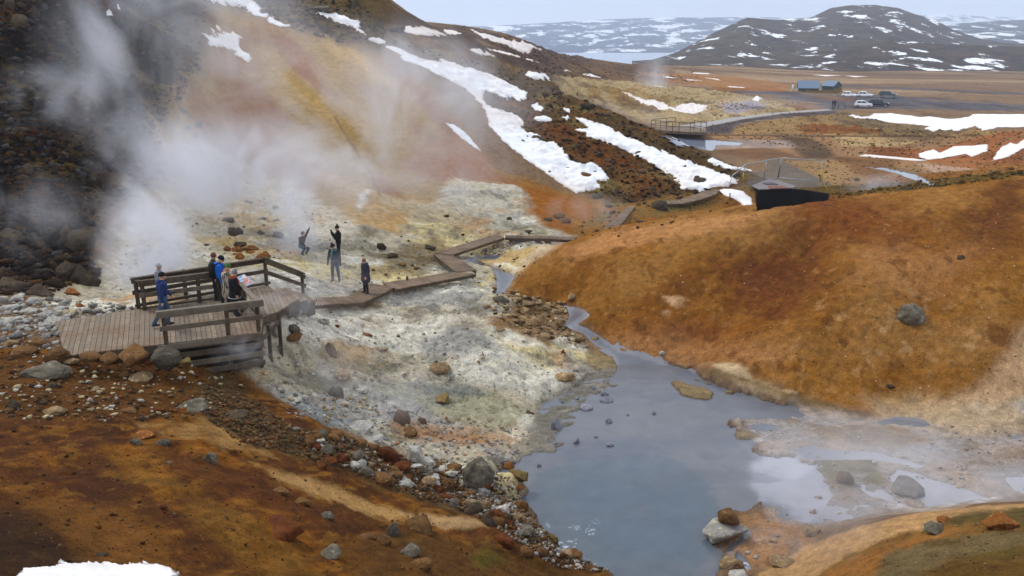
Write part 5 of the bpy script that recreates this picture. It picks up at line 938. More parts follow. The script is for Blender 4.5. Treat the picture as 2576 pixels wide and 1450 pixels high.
# outer back rail, falling beside the steps
OL = Vector((-12.72, 28.85, ZD)); OC2 = OC + Vector((0, .02, 0)); OE = atz(*KH([(1590, 760)])[0], 4.1); OM = g1(KG, 738, 622)
for p in (OL, OM, OC2): post(p, ZD + 1.0)
post(OE, 4.95, 3.6)
a, b = OL + UPV * 1.03, OC2 + UPV * 1.03; rail(a, b, .17, .05); sd_ = off(OL, OC2); rail(OL + UPV * .92 - sd_, OC2 + UPV * .92 - sd_, .05, .16); rail(OL + UPV * .52 - sd_, OC2 + UPV * .52 - sd_, .05, .14); rail(OL + UPV * .10 + sd_, OC2 + UPV * .10 + sd_, .05, .10)
b2 = Vector((OE.x, OE.y, 4.98)); rail(OC2 + UPV * 1.035, b2 + UPV * .005, .17, .055); s2 = off(OC2, OE); rail(OC2 + UPV * .90 + s2, b2 - UPV * .13 + s2, .05, .14); rail(OC2 + UPV * .50 + s2, b2 - UPV * .50 + s2, .05, .14)
# inner rail
IL = g1(KG, 240, 780); IM = g1(KG, 905, 690); IE = g1(KG, 1130, 655)
IE = IL + (IM - IL).normalized() * ((IE - IL).length)
for p in (IL, IM, IE): post(p, ZD + .98)
rail(IL + UPV * 1.0, IE + UPV * 1.0, .16, .05); s3 = off(IL, IE); rail(IL + UPV * .90 + s3, IE + UPV * .90 + s3, .05, .15, wrl); rail(IL + UPV * .52 + s3, IE + UPV * .52 + s3, .05, .15, wgr); rail(IL + UPV * .08 + s3, IE + UPV * .08 + s3, .05, .06)
rail(OL + UPV * .98 + Vector((-.04, 0, 0)), IL + UPV * .96, .16, .05); rail(OL + UPV * .48, IL + UPV * .48, .05, .14)
# front rail and its return
F0 = g1(KG, 500, 1185); F1 = g1(KG, 1252, 1090); F2 = g1(KG, 1618, 1040); SP = g1(KG, 1420, 808)
F1 = F0 + (F2 - F0) * ((F1 - F0).length / (F2 - F0).length)
for p, zb in ((F0, 4.3), (F1, 4.0), (F2, 3.55)): post(p, ZD + .97, zb)
post(SP, ZD + .97)
rail(F0 + UPV * 1.0, F2 + UPV * 1.0, .16, .045, wgr, over=.2); s4 = off(F0, F2); rail(F0 + UPV * .90 + s4, F2 + UPV * .90 + s4, .05, .17, wgr, over=.2); rail(F0 + UPV * .48 + s4, F2 + UPV * .48 + s4, .05, .15, wgr, over=.14)
rail(F2 + UPV * 1.004, SP + UPV * 1.004, .16, .04, wgr, over=.05); s5 = off(F2, SP); rail(F2 + UPV * .88 + s5, SP + UPV * .88 + s5, .05, .14, wrl, over=0); rail(F2 + UPV * .45 + s5, SP + UPV * .45 + s5, .05, .14, wrl, over=0)
# boards closing the space under the deck
fa_ = F0 + ee * -.2; fb_ = F2 + ee * .05
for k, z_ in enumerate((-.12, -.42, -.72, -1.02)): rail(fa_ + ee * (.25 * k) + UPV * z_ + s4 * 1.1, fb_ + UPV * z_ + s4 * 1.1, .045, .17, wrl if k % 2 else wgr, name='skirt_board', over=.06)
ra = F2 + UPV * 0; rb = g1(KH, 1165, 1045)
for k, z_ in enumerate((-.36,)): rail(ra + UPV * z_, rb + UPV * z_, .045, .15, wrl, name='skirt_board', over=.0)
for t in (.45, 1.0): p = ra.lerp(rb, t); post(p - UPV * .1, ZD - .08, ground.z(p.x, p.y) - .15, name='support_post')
mb = MB(); mb.beam(F0 + UPV * -.75 - s4 * 5, F2 + UPV * -.75 - s4 * 5, .05, 1.2, .1); mb.build('back_board', newmat('painted_shade_board', L(38, 32, 28), .95)[0], plat)  # board behind the skirt, coloured dark as the shade under the deck
# steps
tr = [([(1070, 665), (1355, 645), (1530, 820), (1340, 930)], 4.80), ([(1372, 668), (1440, 700), (1668, 842), (1540, 880)], 4.5), ([(1455, 712), (1640, 755), (1792, 862), (1668, 905)], 4.2)]
for pts, z_ in tr:
    q = [g1(KH, x, y, z_) for x, y in pts]; c_ = sum(q, Vector()) / 4; nb = 4 if z_ > 4.7 else 2; mb = MB()
    for k in range(nb): t0, t1 = k / nb, (k + .93) / nb; mb.prism([q[0].lerp(q[1], t0), q[0].lerp(q[1], t1), q[3].lerp(q[2], t1), q[3].lerp(q[2], t0)], .05)
    st_ = mb.build('step', wbw, plat); mb = MB(); mb.prism([c_ + (v - c_) * .96 - UPV * .055 for v in q], .5, .2); mb.build('riser', wrl, st_)
# sign
sg = empty('information_sign', tuple(SP), 'tilted information panel with a red and blue picture at the deck rail corner', 'sign')
q = [g1(KG, 1440, 352, 6.12), g1(KG, 1562, 455, 6.06), g1(KG, 1418, 515, 5.86)]; q.append(q[0] + q[2] - q[1])
sm, nt, b = newmat('sign_picture', (.5, .5, .5), .35); t = N(nt, 'ShaderNodeNewGeometry'); n = N(nt, 'ShaderNodeTexNoise', i_Scale=3.6, i_Detail=2.0, i_Distortion=1.2); nt.links.new(t.outputs['Position'], n.inputs['Vector'])
rp = N(nt, 'ShaderNodeValToRGB'); nt.links.new(n.outputs['Fac'], rp.inputs[0]); cr = rp.color_ramp; cr.interpolation = 'CONSTANT'
for k, (p_, c_) in enumerate([(0, L(186, 96, 70)), (.46, L(206, 128, 104)), (.52, L(96, 140, 190)), (.57, L(186, 206, 222)), (.61, L(70, 110, 170))]):
    e = cr.elements[k] if k < 2 else cr.elements.new(p_); e.position = p_; e.color = (*c_, 1)
nt.links.new(rp.outputs[0], b.inputs['Base Color'])
mb = MB(); mb.prism(q, .03); mb.build('board', newmat('sign_board', L(176, 182, 190), .4)[0], sg)
mb = MB(); c_ = sum(q, Vector()) / 4; mb.prism([c_ + (v - c_) * .90 + UPV * .006 for v in q], .004); mb.build('picture', sm, sg)
white = newmat('sign_ink', L(226, 230, 232), .4)[0]; gsm = newmat('sign_green', L(96, 170, 120), .4)[0]
mb = MB(); e1 = (q[1] - q[0]); e2 = (q[3] - q[0]); 
for k in range(3): a = q[0] + e1 * .08 + e2 * (.10 + .07 * k) + UPV * .012; mb.prism([a, a + e1 * .30, a + e1 * .30 + e2 * .035, a + e2 * .035], .002)
mb.build('caption', white, sg)
a = q[2] + (c_ - q[2]) * .55 + UPV * .012; mb = MB(); mb.prism([a, a - e1 * .16, a - e1 * .16 - e2 * .06, a - e2 * .06], .002); mb.build('map_key', gsm, sg)
mb = MB(); mb.beam((c_.x, c_.y, ZD - .05), (c_.x, c_.y, c_.z - .04), .09, .09, up=(0, 1, 0)); mb.build('post', wrl, sg)
# ------------------------------------------------------------------ boardwalk
bwk = empty('boardwalk', tuple(base.pt(920, 745)), 'narrow plank boardwalk zigzagging across the pale flats from the deck steps towards the hill', 'boardwalk')
def gz(Kf, x, y, h=.25):
    ox, oy = Kf([(x, y)])[0]; z = base.pt(ox, oy + 3).z + h
    return atz(ox, oy, z)
def slats(q, n, name='boards', mat=wbw, par=None, th=.04, dep=.14):
    a, b, c, d = q; mb = MB(); g_ = .24
    for k in range(n):
        t0, t1 = k / n, (k + 1 - g_) / n; j = [random.uniform(-.03, .03) for _ in range(2)]
        e0 = a.lerp(d, t0); e1 = a.lerp(d, t1); f0 = b.lerp(c, t0); f1 = b.lerp(c, t1); w_ = (f0 - e0).normalized()
        mb.prism([e0 + w_ * j[0], f0 + w_ * j[1], f1 + w_ * j[1], e1 + w_ * j[0]], th)
    mb.build(name, mat, par or bwk)
    mb = MB()
    for s0, s1 in ((a, d), (b, c)):
        o_ = ((a + b + c + d) / 4 - (s0 + s1) / 2).normalized() * .06; mb.beam(s0 + o_ - UPV * (th + dep / 2 + .002), s1 + o_ - UPV * (th + dep / 2 + .002), .05, dep, .3)
    mb.build('stringer', wrl, par or bwk)
def q4(Kf, pts, hs, absz=True): return [atz(*Kf([p])[0], h) for p, h in zip(pts, hs)]
slats(q4(K5, [(105, 888), (105, 942), (450, 925), (352, 880)], [3.6, 3.6, 2.72, 2.72]), 20)
slats(q4(K5, [(352, 876), (452, 928), (692, 812), (510, 782)], [2.70, 2.70, 2.55, 2.55]), 16)
slats(q4(K5, [(600, 782), (690, 830), (1280, 716), (1130, 698)], [2.5, 2.5, 2.3, 2.3]), 42)
slats(q4(K5, [(1128, 702), (1284, 690), (1095, 570), (965, 572)], [2.35, 2.35, 2.2, 2.2]), 26)
slats(q4(K5, [(975, 562), (1100, 578), (1486, 452), (1430, 426)], [2.25, 2.25, 2.1, 2.1]), 34)
slats(q4(K5, [(1488, 434), (1486, 452), (1985, 470), (2010, 448)], [2.05, 2.05, 2.0, 2.0]), 44)
slats(q4(K5, [(2180, 402), (2310, 380), (2432, 226), (2390, 224)], [1.85, 1.85, 1.8, 1.8]), 20)
cur = [((110, 1388), (112, 1374)), ((210, 1382), (180, 1366)), ((330, 1352), (270, 1340)), ((420, 1325), (350, 1312)), ((470, 1292), (400, 1284)), ((560, 1272), (500, 1262))]
cur = [((110, 1392), (112, 1370)), ((230, 1388), (200, 1362)), ((350, 1358), (290, 1335)), ((450, 1325), (365, 1305)), ((478, 1290), (420, 1280)), ((600, 1268), (560, 1256))]
for k in range(5):
    (a, b), (d, c) = cur[k], cur[k + 1]; slats([atz(*K3([p])[0], 1.75) for p in (a, b, c, d)], 9)
mb = MB()
p = atz(*K5([(778, 768)])[0], 2.4); mb.beam(p, p + UPV * .22, .1, .1, up=(0, 1, 0)); mb.build('peg', wrl, bwk)
# ------------------------------------------------------------------ boarded hollow, wire fence panels and straps
con, nt, b = newmat('shade_painted_concrete', L(32, 29, 30), .95, spec=.03);  # concrete colour darkened so the wall carries the shade of the void
ZC = .75
cv = empty('culvert', tuple(atz(*KD([(1300, 800)])[0], ZC)), 'concrete culvert wall, coloured dark for its shaded opening, with loose boards on top beyond the orange hill', 'culvert')
def gd(p, dD=0.0, h=0.0):
    o_ = KD([p])[0]; return atd(*o_, math.exp(base.hit(*o_)[1]) - dD) + UPV * h
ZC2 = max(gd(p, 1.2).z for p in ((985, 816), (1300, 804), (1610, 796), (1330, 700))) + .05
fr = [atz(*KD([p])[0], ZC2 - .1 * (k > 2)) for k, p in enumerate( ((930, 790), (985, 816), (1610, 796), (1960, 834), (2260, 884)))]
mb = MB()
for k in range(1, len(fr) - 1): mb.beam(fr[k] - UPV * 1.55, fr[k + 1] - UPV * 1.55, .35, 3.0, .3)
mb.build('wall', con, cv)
mb = MB(); mb.prism([atz(*KD([p])[0], ZC2 + .09) for p in ((850, 742), (1000, 812), (1600, 788), (1690, 762), (1335, 642), (1130, 640))], .08); mb.build('boards', newmat('grey_boards', L(120, 112, 112), .8)[0], cv)
mb = MB(); mb.prism([atz(*KD([p])[0], ZC2 + .13) for p in ((1150, 745), (1200, 802), (1570, 790), (1420, 745))], .035); mb.build('red_board', newmat('red_boards', L(120, 76, 72), .8)[0], cv)
mb = MB(); mb.prism([atz(*KD([p])[0], ZC2 + .14) for p in ((1060, 690), (1110, 722), (1350, 722), (1250, 688))], .03); mb.build('dark_sheet', newmat('dark_sheet', L(70, 66, 70), .7)[0], cv)
stl = newmat('galvanised_tube', L(168, 176, 180), .4, .5)[0]; yel = newmat('yellow_strap', L(214, 178, 34), .6)[0]
pan = [([(492, 575), (742, 355), (664, 742), (402, 915)], (72.5, 74.5), 'leftmost wire fence panel, leaning over the snow lump'), ([(742, 355), (1132, 285), (1076, 660), (664, 742)], (74.5, 77), 'second wire fence panel from the left behind the culvert'),
       ([(1136, 283), (1408, 234), (1337, 600), (1080, 658)], (77, 78.5), 'third wire fence panel from the left behind the culvert'), ([(1424, 236), (2166, 290), (2115, 665), (1350, 602)], (78.5, 78.0), 'rightmost and longest wire fence panel, tied with a yellow strap')]
for (tl, tr_, br_, bl_), (D0, D1), lab in pan:
    P4 = [atd(*KD([tl])[0], D0 - .5), atd(*KD([tr_])[0], D1 - .5), atd(*KD([br_])[0], D1), atd(*KD([bl_])[0], D0)]
    r = empty('fence_panel', tuple(P4[3]), lab, 'fence panel', 'wire fence panels round the culvert')
    for k in range(4): MB().tube([P4[k], P4[(k + 1) % 4]], .035, 8).build('tube', stl, r, smooth=True)
    mb = MB(); nw = 14
    for k in range(1, nw): mb.tube([P4[0].lerp(P4[1], k / nw), P4[3].lerp(P4[2], k / nw)], .0022, 4)
    for k in range(1, 8): mb.tube([P4[0].lerp(P4[3], k / 8), P4[1].lerp(P4[2], k / 8)], .0022, 4)
    mb.build('wire_mesh', stl, r)
def strap(pts, D, lab, w=.05, loops=None):
    P_ = [atd(*KD([p])[0], D) for p in pts]; mb = MB(); mb.tube(P_, w, 6); mb.build('strap', yel, None, smooth=True, label=lab, category='strap')
strap([(702, 515), (712, 590), (690, 640), (668, 700), (655, 745), (680, 830), (695, 872)], 74.2, 'yellow strap tied to the left fence panels')
strap([(2140, 460), (2165, 520), (2140, 510), (2138, 560), (2158, 650), (2200, 760), (2255, 832)], 77.5, 'yellow strap hanging from the rightmost fence panel')
strap([(440, 1092), (500, 1105), (462, 1085), (560, 1060), (570, 1072), (520, 1062), (480, 1100), (455, 1020)], 69.5, 'yellow strap bundle on the ground at the short black post')
mb = MB(); a = atd(*KD([(462, 885)])[0], 69.6); b_ = atd(*KD([(452, 1070)])[0], 69.6); mb.tube([a, b_], .05, 8, .1); mb.build('post', wrl, None, label='short black post beside the snow lump below the fence panels', category='post')
mb = MB(); a = atd(*KD([(315, 930)])[0], 71.3); b_ = atd(*KD([(475, 975)])[0], 70.8); mb.tube([a, b_], .14, 12, .1); mb.build('pipe', newmat('pipe', L(120, 130, 126), .5)[0], None, smooth=True, label='short grey green pipe lying on the snow edge by the fence panels', category='pipe')
# ------------------------------------------------------------------ distant railed platform on the path
fp = empty('viewing_platform', tuple(base.pt(*KE([(600, 340)])[0])), 'small distant railed wooden platform where the grey path ends', 'viewing platform')
zf = .6
def fe(x, y, z=zf): return atz(*KE([(x, y)])[0], z)
mb = MB(); mb.prism([fe(295, 330), fe(480, 352), fe(700, 366), fe(930, 372), fe(930, 330), fe(780, 300), fe(560, 300), fe(400, 308)], .35, .4); mb.build('deck_boards', wbw, fp)
def frl(pts, h, posts):
    mb = MB()
    B = [fe(x, y) for x, y in pts]
    for k in range(len(B) - 1):
        for t in (1.0, .5): mb.beam(B[k] + UPV * h * t, B[k + 1] + UPV * h * t, .07, .09, .5)
    mb.build('rail', wgr, fp)
    for (x, y) in posts: MB().beam(fe(x, y) - UPV * .2, fe(x, y) + UPV * h, .09, .09, .5, up=(0, 1, 0)).build('post', wgr, fp)
frl([(297, 332), (480, 350), (745, 362), (800, 364)], 1.25, [(297, 332), (403, 342), (475, 350), (542, 354), (618, 358), (745, 362)])
frl([(297, 332), (350, 318), (470, 306), (572, 298)], 1.25, [(350, 318), (470, 306), (572, 298)])
frl([(787, 345), (865, 360), (930, 370)], 1.35, [(787, 345), (865, 360), (930, 370)])
# grey path running up to the parking area and its dark bank
pth = newmat('path_gravel', L(158, 152, 150), .9)[0]
patch('path', KE([(560, 300), (640, 292), (900, 258), (1200, 205), (1600, 155), (2000, 122), (2330, 106), (2385, 114), (2300, 122), (1800, 158), (1380, 215), (1080, 275), (930, 305), (860, 352), (790, 350), (760, 305)]), pth, .03, soft=.001, rag=.0006, step=.0008, sh=base, kind='structure')
# ------------------------------------------------------------------ huts, wooden fence, tank
hw, nt, b = newmat('green_cladding', L(74, 88, 86), .7); hr_, _, _ = newmat('sheet_roof', L(108, 126, 146), .45); drk = newmat('dark_opening', L(34, 40, 40), .6)[0]; grn = newmat('green_door', L(44, 84, 70), .6)[0]
def hut(ox, oy, D, Lx, Wy, he, hr, rz, lab):
    p = atd(ox, oy, D); r = empty('hut', tuple(p), lab, 'hut', 'green huts at the parking area', rz); M_ = Matrix.Translation(p) @ Matrix.Rotation(rz, 4, 'Z')
    def T(x, y, z): return M_ @ Vector((x, y, z))
    x, y = Lx / 2, Wy / 2
    mb = MB(); mb.prism([T(-x, -y, he), T(-x, 0, hr - .05), T(-x, y, he), T(-x, y, -.6), T(-x, -y, -.6)][::-1], M_.to_3x3() @ Vector((Lx, 0, 0))); mb.build('wall', hw, r)
    mb = MB()
    for sg_ in (-1, 1): mb.prism([T(-x - .25, 0, hr), T(x + .25, 0, hr), T(x + .25, sg_ * (y + .3), he - .18), T(-x - .25, sg_ * (y + .3), he - .18)], .09)
    mb.build('roof', hr_, r)
    def pn(name, x0, x1, z0, z1, side, mat):
        mb = MB()
        if side == 'f': mb.prism([T(x0, -y - .03, z0), T(x1, -y - .03, z0), T(x1, -y - .03, z1), T(x0, -y - .03, z1)], M_.to_3x3() @ Vector((0, .05, 0)))
        else: mb.prism([T(x + .03, x0, z0), T(x + .03, x1, z0), T(x + .03, x1, z1), T(x + .03, x0, z1)], M_.to_3x3() @ Vector((-.05, 0, 0)))
        mb.build(name, mat, r)
    return r, pn
ph = KF([(560, 340)])[0]; r, pn = hut(ph[0], ph[1] + 14, 256, 5.4, 4.6, 2.3, 4.1, R(-14), 'larger green hut with a grey blue sheet roof, left of the two')
pn('door', -1.6, -.7, 0, 1.95, 'f', grn); pn('window', .6, 1.4, 1.1, 1.8, 'f', drk); pn('window', 1.7, 2.3, 1.1, 1.8, 'f', drk)
ph = KF([(965, 335)])[0]; r, pn = hut(ph[0], ph[1] + 6, 258, 3.6, 3.8, 1.9, 3.1, R(-52), 'smaller green hut with its gable end to the right')
pn('door', -.3, .5, 0, 1.8, 's', drk); pn('window', -1.3, -.7, 1.0, 1.5, 's', drk)
tan_ = newmat('fence_timber', L(136, 110, 72), .85)[0]
wf = empty('wooden_fence', tuple(atd(*KF([(760, 420)])[0], 250)), 'tan board fence in front of the two green huts', 'fence')
fpz = [atd(*KF([p])[0], 250) for p in ((535, 425), (780, 425), (1000, 418), (1030, 400), (1150, 385))]
for k in range(4):
    mb = MB(); a, b_ = fpz[k], fpz[k + 1]
    for j in range(5): mb.beam(a + UPV * (.12 + .24 * j), b_ + UPV * (.12 + .24 * j), .05, .20)
    mb.build('boards', tan_, wf)
    MB().beam(a - UPV * .2, a + UPV * 1.45, .12, .12, up=(0, 1, 0)).build('post', tan_, wf)
mb = MB(); a = atd(*KF([(312, 310)])[0], 258); mb.tube([a - UPV * .9, a - UPV * .1, a + UPV * .7, a + UPV * .95], [.35, .38, .38, .2], 14); mb.build('gas_tank', newmat('tank_white', L(214, 216, 214), .4)[0], None, smooth=True, label='white upright tank at the left end of the larger hut', category='tank')
mb = MB(); mb.prism([atd(*KF([p])[0], 249) for p in ((1010, 392), (1050, 385), (1135, 428), (1100, 434))], .12); mb.build('ramp', tan_, None, label='short wooden ramp at the right end of the board fence', category='ramp')
mb = MB()
for x0 in (675, 880): a = atd(*KF([(x0, 441)])[0], 241); b_ = atd(*KF([(x0 + 165, 434)])[0], 241); mb.beam(a, b_, .25, .22)
mb.build('kerb_beam', newmat('white_beam', L(206, 206, 204), .7)[0], None, label='pale parking kerb beam lying in front of the board fence', category='kerb beam')
# ------------------------------------------------------------------ cars
gls = newmat('car_glass', (.02, .025, .03), .08, spec=.6)[0]; tyr = newmat('tyre', (.012, .012, .012), .8)[0]; rim = newmat('wheel_rim', (.45, .46, .48), .3, .8)[0]; lmp = newmat('lamp_glass', (.6, .62, .64), .15)[0]; blk = newmat('black_trim', (.02, .02, .02), .5)[0]
def car(ox, oy, D, yaw, paint_, kind, lab, lower=None):
    p = atd(ox, oy, D); r = empty('parked_car', (0, 0, 0), lab, 'car', 'cars parked at the gravel area')
    if kind == 'hatch': Lc, Wc, prof, roofz = 3.8, 1.66, [(-1.88, .30), (-1.90, .75), (-1.72, 1.0), (-1.45, 1.42), (-1.1, 1.50), (-.1, 1.52), (.30, 1.42), (1.02, .98), (1.62, .84), (1.86, .68), (1.90, .30)], 1.5
    else: Lc, Wc, prof, roofz = 4.5, 1.8, [(-2.2, .38), (-2.25, .85), (-2.15, 1.15), (-1.95, 1.68), (-1.6, 1.76), (.1, 1.78), (.45, 1.70), (1.0, 1.16), (2.0, 1.04), (2.22, .85), (2.25, .38)], 1.76
    ys = [(-Wc / 2, .90), (-Wc / 2 + .06, 1), (Wc / 2 - .06, 1), (Wc / 2, .90)]
    belt = 1.0 if kind == 'hatch' else 1.14
    bm = bmesh.new(); rings = []
    for (y, k) in ys:
        ring = []
        for (x, z) in prof:
            inset = max(0, z - belt) * .42 * (1 if y > 0 else -1)
            ring.append(bm.verts.new((x * (.985 if k < 1 else 1), y - inset, z * (1 if k == 1 else .985))))
        rings.append(ring)
    n = len(prof)
    for a, b2 in zip(rings, rings[1:]):
        for k in range(n): bm.faces.new((a[k], a[(k + 1) % n], b2[(k + 1) % n], b2[k]))
    bm.faces.new(rings[0][::-1]); bm.faces.new(rings[-1]); bmesh.ops.recalc_face_normals(bm, faces=bm.faces[:]); bmesh.ops.bevel(bm, geom=bm.edges[:], offset=.03, segments=2, affect='EDGES', clamp_overlap=True)
    me = bpy.data.meshes.new('body'); bm.to_mesh(me); bm.free()
    for q_ in me.polygons: q_.use_smooth = True
    link('body', me, paint_, r)
    def pl(name, pts, mat, th):
        mb = MB(); mb.prism([Vector(q_) for q_ in pts], Vector(th)); o = mb.build(name, mat); o.parent = r; return o
    zt = roofz - .09; yb = Wc / 2
    f = lambda z: yb - max(0, z - belt) * .42 + .012
    sp_ = [(-1.45, -.5), (-.42, .35)] if kind == 'hatch' else [(-1.95, -1.15), (-1.07, -.2), (-.1, .7)]
    for sg_ in (-1, 1):
        for k, (x0, x1) in enumerate(sp_):
            last = k == len(sp_) - 1
            pl('side_window', [(x0, sg_ * f(belt), belt + .02), (x1 + (.32 if last else 0), sg_ * f(belt), belt + .02), (x1 - (.1 if last else 0), sg_ * f(zt), zt), (x0 + (.2 if k == 0 else 0), sg_ * f(zt), zt)], gls, (0, -sg_ * .03, 0))
        for xw in ((-1.2, 1.2) if kind == 'hatch' else (-1.38, 1.4)):
            rw = .30 if kind == 'hatch' else .36; yw = sg_ * (yb - .10)
            mb = MB(); mb.tube([(xw, yw - sg_ * .11, rw), (xw, yw + sg_ * .12, rw)], rw, 18); w_ = mb.build('wheel', tyr); w_.parent = r
            mb = MB(); mb.tube([(xw, yw + sg_ * .10, rw), (xw, yw + sg_ * .13, rw)], rw * .62, 14); w2 = mb.build('rim', rim); w2.parent = w_
        xf = Lc / 2 - .06 if kind == 'hatch' else 2.2
        pl('headlight', [(xf - .16, sg_ * (yb - .42), .66 if kind == 'hatch' else .84), (xf + .03, sg_ * (yb - .46), .62 if kind == 'hatch' else .78), (xf - .10, sg_ * (yb + .008), .64 if kind == 'hatch' else .80), (xf - .30, sg_ * (yb + .006), .74 if kind == 'hatch' else .95)], lmp, (0, 0, .14))
        pl('mirror', [(.55, sg_ * (yb + .02), belt + .02), (.70, sg_ * (yb + .02), belt + .02), (.70, sg_ * (yb + .2), belt + .04), (.57, sg_ * (yb + .2), belt + .04)], paint_, (0, 0, .12))
    if kind == 'hatch': ws = [(.34, .43), (.98, .99)]; 
    else: ws = [(.48, .66), (.98, 1.17)]
    (xa, _), (xb, _) = ws; za, zb_ = (1.41, 1.0) if kind == 'hatch' else (1.69, 1.19)
    pl('windscreen', [(xa, -f(za) + .1, za + .01), (xa, f(za) - .1, za + .01), (xb, f(zb_) - .08, zb_ + .01), (xb, -f(zb_) + .08, zb_ + .01)], gls, (.02, 0, .02))
    xr = Lc / 2 + .0 if kind == 'hatch' else 2.26
    pl('grille', [(xr - .03, -.45, .42), (xr - .03, .45, .42), (xr - .03, .45, .58), (xr - .03, -.45, .58)], blk, (.025, 0, 0))
    if lower: 
        for sg_ in (-1, 1): pl('lower_trim', [(-2.2, sg_ * yb, .40), (2.2, sg_ * yb, .40), (2.2, sg_ * yb, .72), (-2.2, sg_ * yb, .72)], lower, (0, sg_ * .012, 0))
    r.location = p; r.rotation_euler.z = yaw
wp = newmat('white_paint', (.78, .79, .80), .25, spec=.5)[0]; gp = newmat('dark_green_paint', (.035, .055, .05), .25, spec=.5)[0]; np_ = newmat('navy_paint', (.018, .022, .045), .22, spec=.5)[0]; slv = newmat('grey_trim', (.3, .32, .31), .4)[0]
q = KF([(1275, 472)])[0]; car(q[0], q[1], 236, R(-48), wp, 'hatch', 'white hatchback, left of two in the upper row nearest the huts')
q = KF([(1545, 472)])[0]; car(q[0], q[1], 236, R(-40), wp, 'hatch', 'white hatchback, right of two in the upper row')
q = KF([(1935, 482)])[0]; car(q[0], q[1], 232, R(-28), gp, 'suv', 'dark green off road car with grey lower panels, alone at the right', slv)
q = KF([(1515, 642)])[0]; car(q[0], q[1], 200, R(-22), wp, 'hatch', 'white hatchback in the lower row in front of the navy car')
q = KF([(1775, 636)])[0]; car(q[0], q[1], 205, R(-20), np_, 'suv', 'dark navy estate car half behind the lower white hatchback')
# info board, rope fence
ib = empty('notice_board', tuple(atd(*KF([(1145, 655)])[0], 196)), 'grey notice board on two posts at the start of the path', 'notice board')
a = [atd(*KF([p])[0], 196) for p in ((1080, 545), (1212, 552), (1205, 610), (1080, 605))]; MB().prism(a, Vector((0, .08, 0))).build('board', newmat('board_grey', L(120, 118, 122), .6)[0], ib)
for x in (1090, 1200): MB().beam(atd(*KF([(x, 658)])[0], 196.1), atd(*KF([(x, 548)])[0], 196.1), .12, .12, up=(0, 1, 0)).build('post', wrl, ib)
rf_ = empty('rope_fence', tuple(atd(*KF([(550, 600)])[0], 205)), 'low post and rail fence along the dark hollow below the huts', 'fence')
pp = [(300, 545), (405, 552), (540, 565), (680, 580), (822, 590)]
for k, (x, y) in enumerate(pp):
    MB().beam(atd(*KF([(x, y + 40)])[0], 205), atd(*KF([(x, y)])[0], 205), .12, .12, up=(0, 1, 0)).build('post', wrl, rf_)
    if k: MB().beam(atd(*KF([(pp[k - 1][0], pp[k - 1][1] + 4)])[0], 205), atd(*KF([(x, y + 4)])[0], 205), .06, .09).build('rail', wgr, rf_)
mb = MB(); a = atd(*KF([(990, 678)])[0], 194); mb.beam(a, a + UPV * .55, .5, .5, up=(0, 1, 0)); mb.build('waste_bin', wrl, None, .04, label='small dark bin at the foot of the notice board path', category='bin')
# ------------------------------------------------------------------ people
def cone_bm(bm, a, b, ra, rb, sx=1.0, n=14):
    a, b = Vector(a), Vector(b); L_ = (b - a).length; d = (b - a).normalized() if L_ > 1e-6 else UPV
    q = Vector((1, 0, 0)) if abs(d.x) < .9 else Vector((0, 1, 0)); y = d.cross(q).normalized(); x = y.cross(d).normalized(); rings = []
    ns = 4
    steps = [(-1 + .25 * k) for k in range(4)] + [0, .5, 1] + [1 + .25 * k for k in range(1, 5)]
    prof = [(a - d * ra * math.sin(t), ra * math.cos(t)) for t in (1.4, 1.0, .5)] + [(a, ra), ((a + b) / 2, (ra + rb) / 2), (b, rb)] + [(b + d * rb * math.sin(t), rb * math.cos(t)) for t in (.5, 1.0, 1.4)]
    for c_, r in prof: rings.append([bm.verts.new(c_ + (x * math.cos(t * 2 * math.pi / n) * sx + y * math.sin(t * 2 * math.pi / n)) * r) for t in range(n)])
    for k in range(len(rings) - 1):
        for t in range(n): bm.faces.new((rings[k][t], rings[k][(t + 1) % n], rings[k + 1][(t + 1) % n], rings[k + 1][t]))
    bm.faces.new(rings[0][::-1]); bm.faces.new(rings[-1])
CM = {}
def cloth(c, rough=.85):
    k = tuple(c)
    if k not in CM:
        m, nt, b = newmat('cloth', L(*c), rough, spec=.2); g = N(nt, 'ShaderNodeTexCoord'); n = N(nt, 'ShaderNodeTexNoise', i_Scale=9.0, i_Detail=5.0); nt.links.new(g.outputs['Object'], n.inputs['Vector'])
        nt.links.new(mixc(nt, 1.0, L(*c), ramp(nt, n.outputs['Fac'], .3, .7, (.7, .7, .7), (1.3, 1.3, 1.3)), 'MULTIPLY'), b.inputs['Base Color']); bp = N(nt, 'ShaderNodeBump', i_Strength=.5, i_Distance=.03); nt.links.new(n.outputs['Fac'], bp.inputs['Height']); nt.links.new(bp.outputs[0], b.inputs['Normal']); CM[k] = m
    return CM[k]
SKIN = (206, 156, 130)
